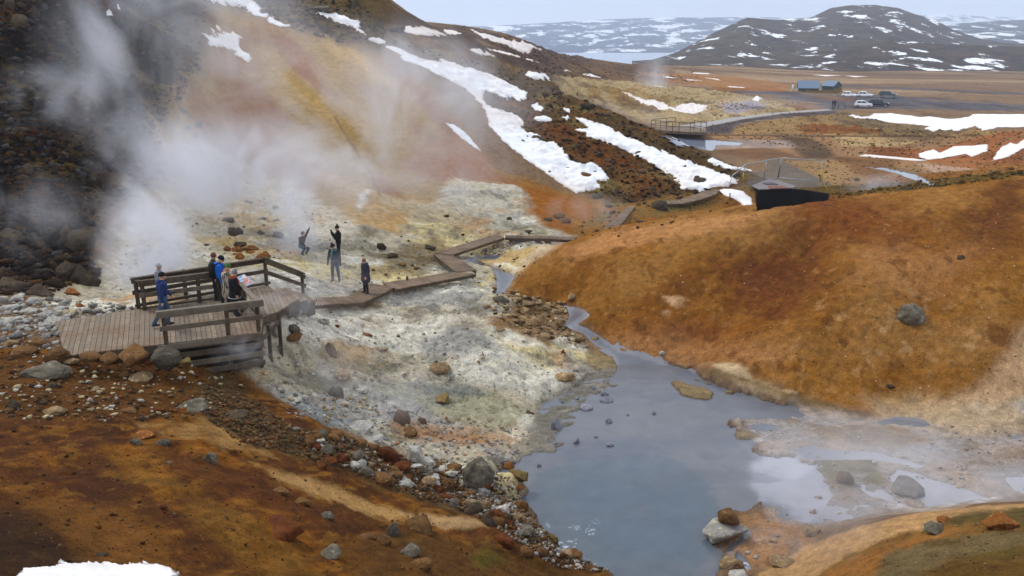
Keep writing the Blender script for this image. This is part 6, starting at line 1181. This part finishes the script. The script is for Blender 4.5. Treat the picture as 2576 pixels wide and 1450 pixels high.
def person(pos, yaw, H, jk, tr_, lab, shoe=(48, 40, 34), arms=None, legs=None, lean=0.0, head=(0, -.12), coat=0.0, hat=None, pom=None, hair=None, extras=(), vox=.013, sit=0.0, bulk=1.0, glove=None, fur=None):
    """faces local +Y; arms/legs: per side (left, right) directions of the two segments; x is outward"""
    s = H / 1.75; bm = bmesh.new(); prim = []
    r = empty('person', tuple(pos), lab, 'person')
    def seg(a, b, ra, rb, mat, sx=1.0):
        cone_bm(bm, a, b, ra * s, rb * s, sx); prim.append((Vector(a), Vector(b), ra * s, rb * s, mat))
    legs = legs or (((.03, .02, -1), (.0, -.02, -1)), ((.03, .02, -1), (.0, -.02, -1)))
    arms = arms or (((.16, .02, -1), (.04, .12, -1)), ((.16, .02, -1), (.04, .12, -1)))
    foot = []; hipz = .93
    # hips high enough for the straighter leg
    def V_(t): return Vector(t).normalized()
    low = min((V_(l[0]).z * .44 + V_(l[1]).z * .42) for l in legs); pz = (-low + .07) * s
    pel = Vector((0, 0, pz)); ld = Vector((0, math.sin(lean), math.cos(lean)))
    wst = pel + ld * .13 * s; ch = pel + ld * .38 * s; nk = pel + ld * .54 * s
    seg(pel, wst, .135 * bulk, .13 * bulk, 0 if coat else 1, 1.18); seg(wst, ch, .135 * bulk, .155 * bulk, 0, 1.28); seg(ch, ch + ld * .09 * s, .15 * bulk, .10, 0, 1.45); seg(nk - ld * .05 * s, nk + ld * .05 * s, .06, .055, 2)
    hy, hp = head; hd = Matrix.Rotation(hy, 3, 'Z') @ Matrix.Rotation(hp, 3, 'X')
    hc = nk + ld * .06 * s + hd @ Vector((0, .03, .095)) * s
    def hp_(x, y, z): return hc + hd @ Vector((x, y, z)) * s
    seg(hp_(0, -.01, .03), hp_(0, .012, -.03), .092, .078, 2, .86); seg(hp_(0, .03, -.065), hp_(0, .045, -.085), .05, .038, 2)
    seg(hp_(0, .09, -.005), hp_(0, .108, -.03), .012, .017, 2); 
    for sx in (-1, 1): seg(hp_(sx * .078, -.005, -.005), hp_(sx * .08, -.01, -.03), .016, .012, 2)
    for sd_, (l, am) in zip((-1, 1), zip(legs, arms)):
        hip = pel + Vector((sd_ * .085 * s, 0, -.02 * s)); f = lambda t: V_((t[0] * sd_, t[1], t[2]))
        kn = hip + f(l[0]) * .42 * s; an = kn + f(l[1]) * .41 * s
        seg(hip, kn, .102 * min(bulk, 1.1), .072, 1); seg(kn, an, .072, .058, 1)
        seg(an + Vector((0, -.03, -.035)) * s, an + Vector((sd_ * .015, .14, -.045)) * s, .043, .034, 3)
        sh = ch + ld * .10 * s + Vector((sd_ * .185 * s * min(bulk, 1.12), 0, 0)); el = sh + f(am[0]) * .29 * s; wr = el + f(am[1]) * .25 * s
        seg(sh, el, .072 * bulk, .060 * bulk, 0); seg(el, wr, .060 * bulk, .046, 0)
        hdv = f(am[1]); side = hdv.cross(Vector((0, 1, .3))).normalized(); pn_ = hdv.cross(side).normalized(); hm = 4 if glove else 2
        pb = wr + hdv * .03 * s; pt_ = wr + hdv * .09 * s; seg(wr, pt_, .026, .032, hm, 1.2)
        for k, fl in enumerate((.062, .072, .068, .052)):
            b0 = pt_ + side * (k - 1.5) * .021 * s; b1 = b0 + (hdv + pn_ * .25) * fl * .55 * s; b2 = b1 + (hdv * .6 + pn_ * .8) * fl * .5 * s
            seg(b0, b1, .0105, .0095, hm); seg(b1, b2, .0095, .008, hm)
        t0 = pb + side * -.028 * s; t1 = t0 + (hdv * .7 - side * .7 + pn_ * .3) * .045 * s; seg(t0, t1, .012, .0105, hm); seg(t1, t1 + (hdv + pn_ * .3) * .03 * s, .0105, .009, hm)
    if coat:
        seg(wst, pel + Vector((0, 0, -coat * s)), .145 * bulk, .175 * bulk, 0, 1.15)
    # collar
    seg(nk - ld * .07 * s, nk - ld * .015 * s, .088, .082, 0, 1.1)
    me = bpy.data.meshes.new('body'); bm.to_mesh(me); bm.free(); tmp = bpy.data.objects.new('tmp', me); C.objects.link(tmp)
    md = tmp.modifiers.new('r', 'REMESH'); md.mode = 'VOXEL'; md.voxel_size = vox * s; ms = tmp.modifiers.new('s', 'SMOOTH'); ms.factor = .5; ms.iterations = 2
    dg = bpy.context.evaluated_depsgraph_get(); me2 = bpy.data.meshes.new_from_object(tmp.evaluated_get(dg)); bpy.data.objects.remove(tmp)
    me2.name = 'body'; nP = len(me2.polygons); cen_ = np.empty(nP * 3, np.float32); me2.polygons.foreach_get('center', cen_); cen_ = cen_.reshape(-1, 3)
    best = np.full(nP, 1e9); mi = np.zeros(nP, np.int32)
    for a, b, ra, rb, m_ in prim:
        a_, e = np.array(a), np.array(b - a); L2 = max((e ** 2).sum(), 1e-9); t = np.clip(((cen_ - a_) @ e) / L2, 0, 1); d = np.linalg.norm(cen_ - a_ - t[:, None] * e, axis=1) - (ra + (rb - ra) * t)
        k = d < best; best[k] = d[k]; mi[k] = m_
    me2.materials.clear()
    for m_ in (fur or cloth(jk), cloth(tr_), cloth(SKIN, .5), cloth(shoe, .6), cloth(glove or (40, 40, 44))): me2.materials.append(m_)
    me2.polygons.foreach_set('material_index', mi); me2.polygons.foreach_set('use_smooth', np.ones(nP, bool)); me2.update()
    link('body', me2, None, r)
    def blob(name, c_, rad, mat, rot=None, zcut=None, sub=3, noise_=0):
        bm = bmesh.new(); bmesh.ops.create_icosphere(bm, subdivisions=sub, radius=1)
        if zcut is not None: bmesh.ops.bisect_plane(bm, geom=bm.verts[:] + bm.edges[:] + bm.faces[:], plane_co=(0, 0, zcut), plane_no=(0, 0, -1), clear_outer=True)
        for v in bm.verts:
            if noise_: v.co *= 1 + noise_ * mnoise.noise(v.co * 4)
            v.co = Vector((v.co.x * rad[0], v.co.y * rad[1], v.co.z * rad[2])) * s
        me_ = bpy.data.meshes.new(name); bm.to_mesh(me_); bm.free()
        for p_ in me_.polygons: p_.use_smooth = True
        o = link(name, me_, mat, r); o.location = c_; 
        if rot is not None: o.rotation_euler = rot.to_euler()
        return o
    if hat: blob('hat', hp_(0, -.012, .012), (.099, .112, .125), cloth(hat), hd.to_4x4() if False else hd, -.08)
    if pom: blob('pompom', hp_(0, -.02, .16), (.042, .042, .042), cloth(pom), None, None, 2, .3)
    if hair: blob('hair', hp_(0, -.028, .022), (.097, .104, .108), cloth(hair), hd, -.75, 3, .12)
    for sx in (-1, 1): blob('eye', hp_(sx * .03, .083, .004), (.011, .008, .008), cloth((40, 34, 30), .3), None, None, 1)
    blob('mouth', hp_(0, .086, -.055), (.024, .006, .006), cloth((150, 80, 76), .5), None, None, 1)
    for e in extras:
        if e[0] == 'backpack':
            bm = bmesh.new(); bmesh.ops.create_cube(bm, size=1)
            for v in bm.verts: v.co = Vector((v.co.x * .33 * (1 - .15 * (v.co.z > 0)), v.co.y * .20, v.co.z * .50)) * s
            bmesh.ops.bevel(bm, geom=bm.edges[:], offset=.05 * s, segments=3, affect='EDGES'); me_ = bpy.data.meshes.new('backpack'); bm.to_mesh(me_); bm.free()
            for p_ in me_.polygons: p_.use_smooth = True
            o = link('backpack', me_, cloth(e[1]), r); o.location = ch + Vector((0, -.23 * s, -.06 * s))
            for sx in (-1, 1): o2 = MB().tube([ch + Vector((sx * .10, -.14, .14)) * s, ch + Vector((sx * .11, .02, .20)) * s, ch + Vector((sx * .12, .165, .06)) * s, ch + Vector((sx * .13, .12, -.14)) * s], .018 * s, 6).build('strap', cloth(e[1])); o2.parent = r
        if e[0] == 'scarf':
            o2 = MB().tube([nk + Vector((math.sin(t) * .095, math.cos(t) * .10, -.01 + .015 * math.sin(2 * t))) * s for t in [k * math.pi / 6 for k in range(13)]], .032 * s, 8).build('scarf', cloth(e[1]), smooth=True); o2.parent = r
            o2 = MB().tube([nk + Vector((.03, .11, -.03)) * s, nk + Vector((.04, .17, -.15)) * s, nk + Vector((.04, .175, -.34)) * s], [.03 * s, .035 * s, .03 * s], 8).build('scarf', cloth(e[1]), smooth=True); o2.parent = r
        if e[0] == 'hem':
            z_ = -coat * s; o2 = MB().tube([pel + Vector((math.sin(t) * .205 * s * bulk, math.cos(t) * .178 * s * bulk, z_)) for t in [k * math.pi / 12 for k in range(25)]], .022 * s, 6).build('coat_hem', cloth(e[1]), smooth=True); o2.parent = r
        if e[0] == 'hood':
            blob('hood', nk + Vector((0, -.075, -.02)) * s, (.11, .085, .075), cloth(e[1]))
        if e[0] == 'camera':
            hnd = e[1]; bm = bmesh.new(); bmesh.ops.create_cube(bm, size=1)
            for v in bm.verts: v.co = Vector((v.co.x * .11, v.co.y * .06, v.co.z * .075)) * s
            me_ = bpy.data.meshes.new('camera'); bm.to_mesh(me_); bm.free(); o = link('camera', me_, cloth((30, 30, 32), .4), r); o.location = Vector(hnd) * s
    r.rotation_euler.z = yaw
    return r
DN = ((.16, .02, -1), (.04, .12, -1))
fm, nt, b = newmat('fur', L(120, 108, 92), .95); g = N(nt, 'ShaderNodeTexCoord'); mp = N(nt, 'ShaderNodeMapping'); mp.inputs['Scale'].default_value = (6, 6, 1.6); nt.links.new(g.outputs['Object'], mp.inputs['Vector']); n = N(nt, 'ShaderNodeTexNoise', i_Scale=3.0, i_Detail=6.0); nt.links.new(mp.outputs[0], n.inputs['Vector'])
nt.links.new(ramp(nt, n.outputs['Fac'], .42, .58, L(74, 58, 46), L(186, 176, 158)), b.inputs['Base Color'])
def feet(Kf, x, y, z): p = atz(*Kf([(x, y)])[0], z); return p
# facing: yaw 0 looks along +Y (away from the camera); -90 degrees looks to the right
person(feet(KG, 490, 975, ZD), R(-62), 1.80, (34, 52, 96), (66, 86, 116), 'person in a navy jacket, blue jeans and black hat walking right across the deck', arms=(((.1, .30, -1), (.02, .65, -.8)), ((.14, -.22, -1), (.02, -.02, -1))),
    legs=(((.02, .36, -1), (.0, -.10, -1)), ((.02, -.30, -1), (.0, -.62, -1))), lean=.05, head=(.1, -.05), hat=(22, 20, 24), extras=(('hood', (34, 52, 96)), ('camera', (-.22, .36, .98))), bulk=1.12)
person(feet(KG, 452, 772, ZD), R(-80), 1.62, (128, 130, 138), (104, 104, 112), 'person in pale grey clothes and pale hat, mostly hidden behind the navy walker', hat=(168, 168, 170), head=(0, -.1))
person(feet(KG, 1185, 750, ZD), R(-72), 1.84, (28, 96, 190), (52, 44, 36), 'person in a bright blue jacket with a black backpack and black hat at the sign', hat=(20, 18, 20), head=(-.1, -.5), extras=(('backpack', (30, 34, 34)), ('hood', (28, 96, 190))), bulk=1.12)
person(feet(KG, 1085, 700, ZD) + Vector((-.05, .35, 0)), R(-75), 1.72, (52, 44, 44), (40, 36, 36), 'person with short reddish brown hair, almost hidden behind the blue jacket', hair=(104, 64, 56), head=(0, -.3))
person(feet(KG, 1265, 795, ZD), R(-66), 1.66, (120, 108, 92), (34, 36, 46), 'person in a striped grey fur coat and green beret looking at the sign', coat=.30, hat=(62, 100, 50), head=(0, -.4), extras=(('scarf', (150, 52, 40)),), bulk=1.22, fur=fm)
person(feet(KG, 1345, 855, ZD), R(-58), 1.58, (24, 24, 30), (52, 52, 60), 'person in a black coat with orange scarf and grey bobble hat at the sign', coat=.22, hat=(104, 108, 118), pom=(140, 140, 148), head=(0, -.45), extras=(('scarf', (170, 66, 34)), ('hem', (150, 150, 154))), bulk=1.15)
person(feet(KI, 1325, 1172, 2.62), R(128), 1.66, (44, 42, 60), (38, 36, 44), 'person with brown hair in a dark navy coat standing on the boardwalk looking down', coat=.24, hair=(128, 84, 56), head=(.1, -.45), arms=(((.14, -.12, -1), (-.10, .45, -.8)), ((.14, -.12, -1), (-.10, .45, -.8))),
    legs=(((.10, .05, -1), (.06, -.03, -1)), ((.10, .05, -1), (.06, -.03, -1))), extras=(('hood', (44, 42, 60)),), bulk=1.28)
person(feet(KI, 880, 1003, 2.72), R(165), 1.86, (30, 30, 34), (66, 76, 96), 'person in a dark jacket, bobble hat and blue jeans standing on the steaming flats', hat=(44, 34, 56), pom=(34, 26, 40), head=(-.5, -.35), legs=(((.14, .0, -1), (.10, -.02, -1)), ((.10, .0, -1), (.05, -.02, -1))),
    arms=(((.30, .04, -1), (.04, .12, -1)), ((.30, .02, -1), (.16, .12, -1))), extras=(('scarf', (52, 130, 130)),), glove=(30, 28, 30))
person(feet(KI, 935, 700, 2.85), R(95), 1.84, (18, 18, 20), (22, 22, 24), 'person all in black with a bobble hat raising both hands to take a picture', hat=(16, 16, 18), pom=(16, 16, 18), head=(0, -.05), arms=(((.14, .42, -.85), (-.35, .55, .75)), ((.14, .42, -.85), (-.35, .55, .75))), extras=(('camera', (0, .32, 1.50)),), glove=(22, 22, 22))
person(feet(KI, 390, 618, 3.2), R(-125), 1.66, (48, 44, 44), (70, 84, 104), 'person crouching in the steam with one bare hand raised', hair=(52, 44, 42), head=(0, -.1), lean=.30, legs=(((.12, .95, -.25), (.0, -.72, -1)), ((.12, .90, -.10), (.0, -.72, -1))),
    arms=(((.15, .45, .85), (.05, .5, .75)), ((.12, .4, -.8), (-.1, .75, -.3))))
for x, y, h, col, lab, yw in ((985, 648, 1.75, (36, 34, 46), 'distant person in dark clothes, left of two standing by the notice board', 200), (1025, 650, 1.85, (40, 44, 70), 'distant person in a navy jacket, right of two standing by the notice board', 150), (1082, 662, 1.6, (40, 36, 38), 'distant person whose legs show below the notice board', 20)):
    person(atd(*KF([(x, y)])[0], 197.5 if x > 1050 else 195), R(yw), h, col, (34, 34, 42), lab, hair=(50, 40, 36), vox=.03)
# ------------------------------------------------------------------ steam
def steammat(k, dens, thr, sc, seed, stretch):
    m = bpy.data.materials.new('steam'); m.use_nodes = True; nt = m.node_tree; nt.nodes.clear()
    o = N(nt, 'ShaderNodeOutputMaterial'); pv = N(nt, 'ShaderNodeVolumePrincipled'); pv.inputs['Color'].default_value = (.93, .94, 1.0, 1); pv.inputs['Anisotropy'].default_value = .15
    t = N(nt, 'ShaderNodeTexCoord'); ln = N(nt, 'ShaderNodeVectorMath', operation='LENGTH'); nt.links.new(t.outputs['Object'], ln.inputs[0])
    g = N(nt, 'ShaderNodeNewGeometry'); mp = N(nt, 'ShaderNodeMapping'); mp.inputs['Location'].default_value = (seed * 3.7, seed, seed); mp.inputs['Scale'].default_value = (1, 1, stretch); nt.links.new(g.outputs['Position'], mp.inputs['Vector'])
    n = N(nt, 'ShaderNodeTexNoise', i_Scale=sc, i_Detail=6.0, i_Roughness=.62, i_Distortion=1.2); nt.links.new(mp.outputs[0], n.inputs['Vector'])
    fall = N(nt, 'ShaderNodeMapRange', interpolation_type='SMOOTHSTEP'); fall.inputs['From Min'].default_value = 1.0; fall.inputs['From Max'].default_value = .25; nt.links.new(ln.outputs['Value'], fall.inputs['Value'])
    v = mathn(nt, 'MAXIMUM', mathn(nt, 'SUBTRACT', n.outputs['Fac'], thr), 0.0); v = mathn(nt, 'MULTIPLY', mathn(nt, 'MULTIPLY', v, fall.outputs[0]), dens)
    nt.links.new(v, pv.inputs['Density']); nt.links.new(pv.outputs[0], o.inputs['Volume'])
    return m
ST_ = [ # ox, oy, D, half width (o px), half height (o px), depth half (m), density, threshold, noise scale, vertical stretch
 (365, 640, 37, 115, 160, 3.0, 4.6, .40, .4, .7), (400, 480, 43, 160, 210, 3.5, 2.5, .42, .3, .6), (330, 200, 50, 210, 270, 5, 1.1, .44, .2, .6), (520, 60, 70, 260, 180, 6, .85, .44, .16, .8),
 (620, 440, 48, 280, 150, 4, 2.4, .41, .28, 1.0), (900, 290, 60, 420, 230, 6, 1.2, .44, .17, 1.0), (1130, 200, 75, 260, 130, 6, .9, .45, .15, 1.0), (1050, 420, 56, 260, 140, 4, .7, .42, .2, 1.0), (130, 240, 42, 150, 80, 2.5, 1.5, .45, .3, 1.1), (90, 540, 33, 120, 110, 2.5, 1.3, .44, .4, 1.0),
 (745, 580, 44, 60, 150, 2.0, 2.4, .37, .45, .5), (880, 470, 50, 170, 110, 4, .6, .40, .3, 1.0), (830, 690, 38, 110, 60, 2, 1.0, .42, .6, 1.0), (720, 765, 29, 120, 55, 1.5, 1.3, .43, .7, 1.0), (620, 885, 24.3, 90, 45, 1.2, 1.9, .43, .9, 1.0),
 (850, 920, 27, 110, 90, 2, .9, .42, .6, .8), (1010, 1000, 27, 110, 90, 2, .8, .43, .6, .8), (2250, 1200, 23.5, 480, 140, 4, .9, .40, .3, 1.0), (2050, 1340, 20, 240, 110, 2, .7, .42, .5, 1.0), (1600, 1130, 27, 330, 160, 3, .22, .40, .3, 1.0),
 (1640, 190, 230, 45, 60, 8, .45, .40, .08, .6), (1560, 300, 130, 140, 60, 8, .14, .38, .08, 1.0), (1950, 270, 190, 170, 40, 10, .14, .38, .06, 1.0), (2230, 475, 76, 110, 40, 3, 1.6, .43, .25, 1.0), (1480, 530, 58, 110, 50, 3, .8, .42, .3, 1.0)]
SCAL = 1.0
for k, (ox, oy, D, hw_, hh_, dp, dens, thr, sc, stv) in enumerate(ST_):
    c_ = atd(ox, oy, D); q_ = D / OS / FPX; bm = bmesh.new(); bmesh.ops.create_icosphere(bm, subdivisions=3, radius=1.0); me = bpy.data.meshes.new('steam'); bm.to_mesh(me); bm.free()
    o = link('steam', me, steammat(k, dens * SCAL, thr, sc, k, stv), kind='stuff'); o.location = c_; o.scale = (hw_ * q_ * 1.25, dp, hh_ * q_ * 1.25)
# ------------------------------------------------------------------ air
def box(name, x0, x1, y0, y1, z0, z1):
    bm = bmesh.new(); bmesh.ops.create_cube(bm, size=1)
    for v in bm.verts: v.co = Vector((x0 + (v.co.x + .5) * (x1 - x0), y0 + (v.co.y + .5) * (y1 - y0), z0 + (v.co.z + .5) * (z1 - z0)))
    me = bpy.data.meshes.new(name); bm.to_mesh(me); bm.free(); return me
hzm = bpy.data.materials.new('air'); hzm.use_nodes = True; nt = hzm.node_tree; nt.nodes.clear()
o_ = N(nt, 'ShaderNodeOutputMaterial'); pv = N(nt, 'ShaderNodeVolumePrincipled'); pv.inputs['Color'].default_value = (.74, .84, 1.0, 1); pv.inputs['Density'].default_value = .00024; pv.inputs['Anisotropy'].default_value = .1
nt.links.new(pv.outputs[0], o_.inputs['Volume'])
link('haze', box('haze', -7500, 7500, -60, 7200, -140, 260), hzm, kind='stuff')
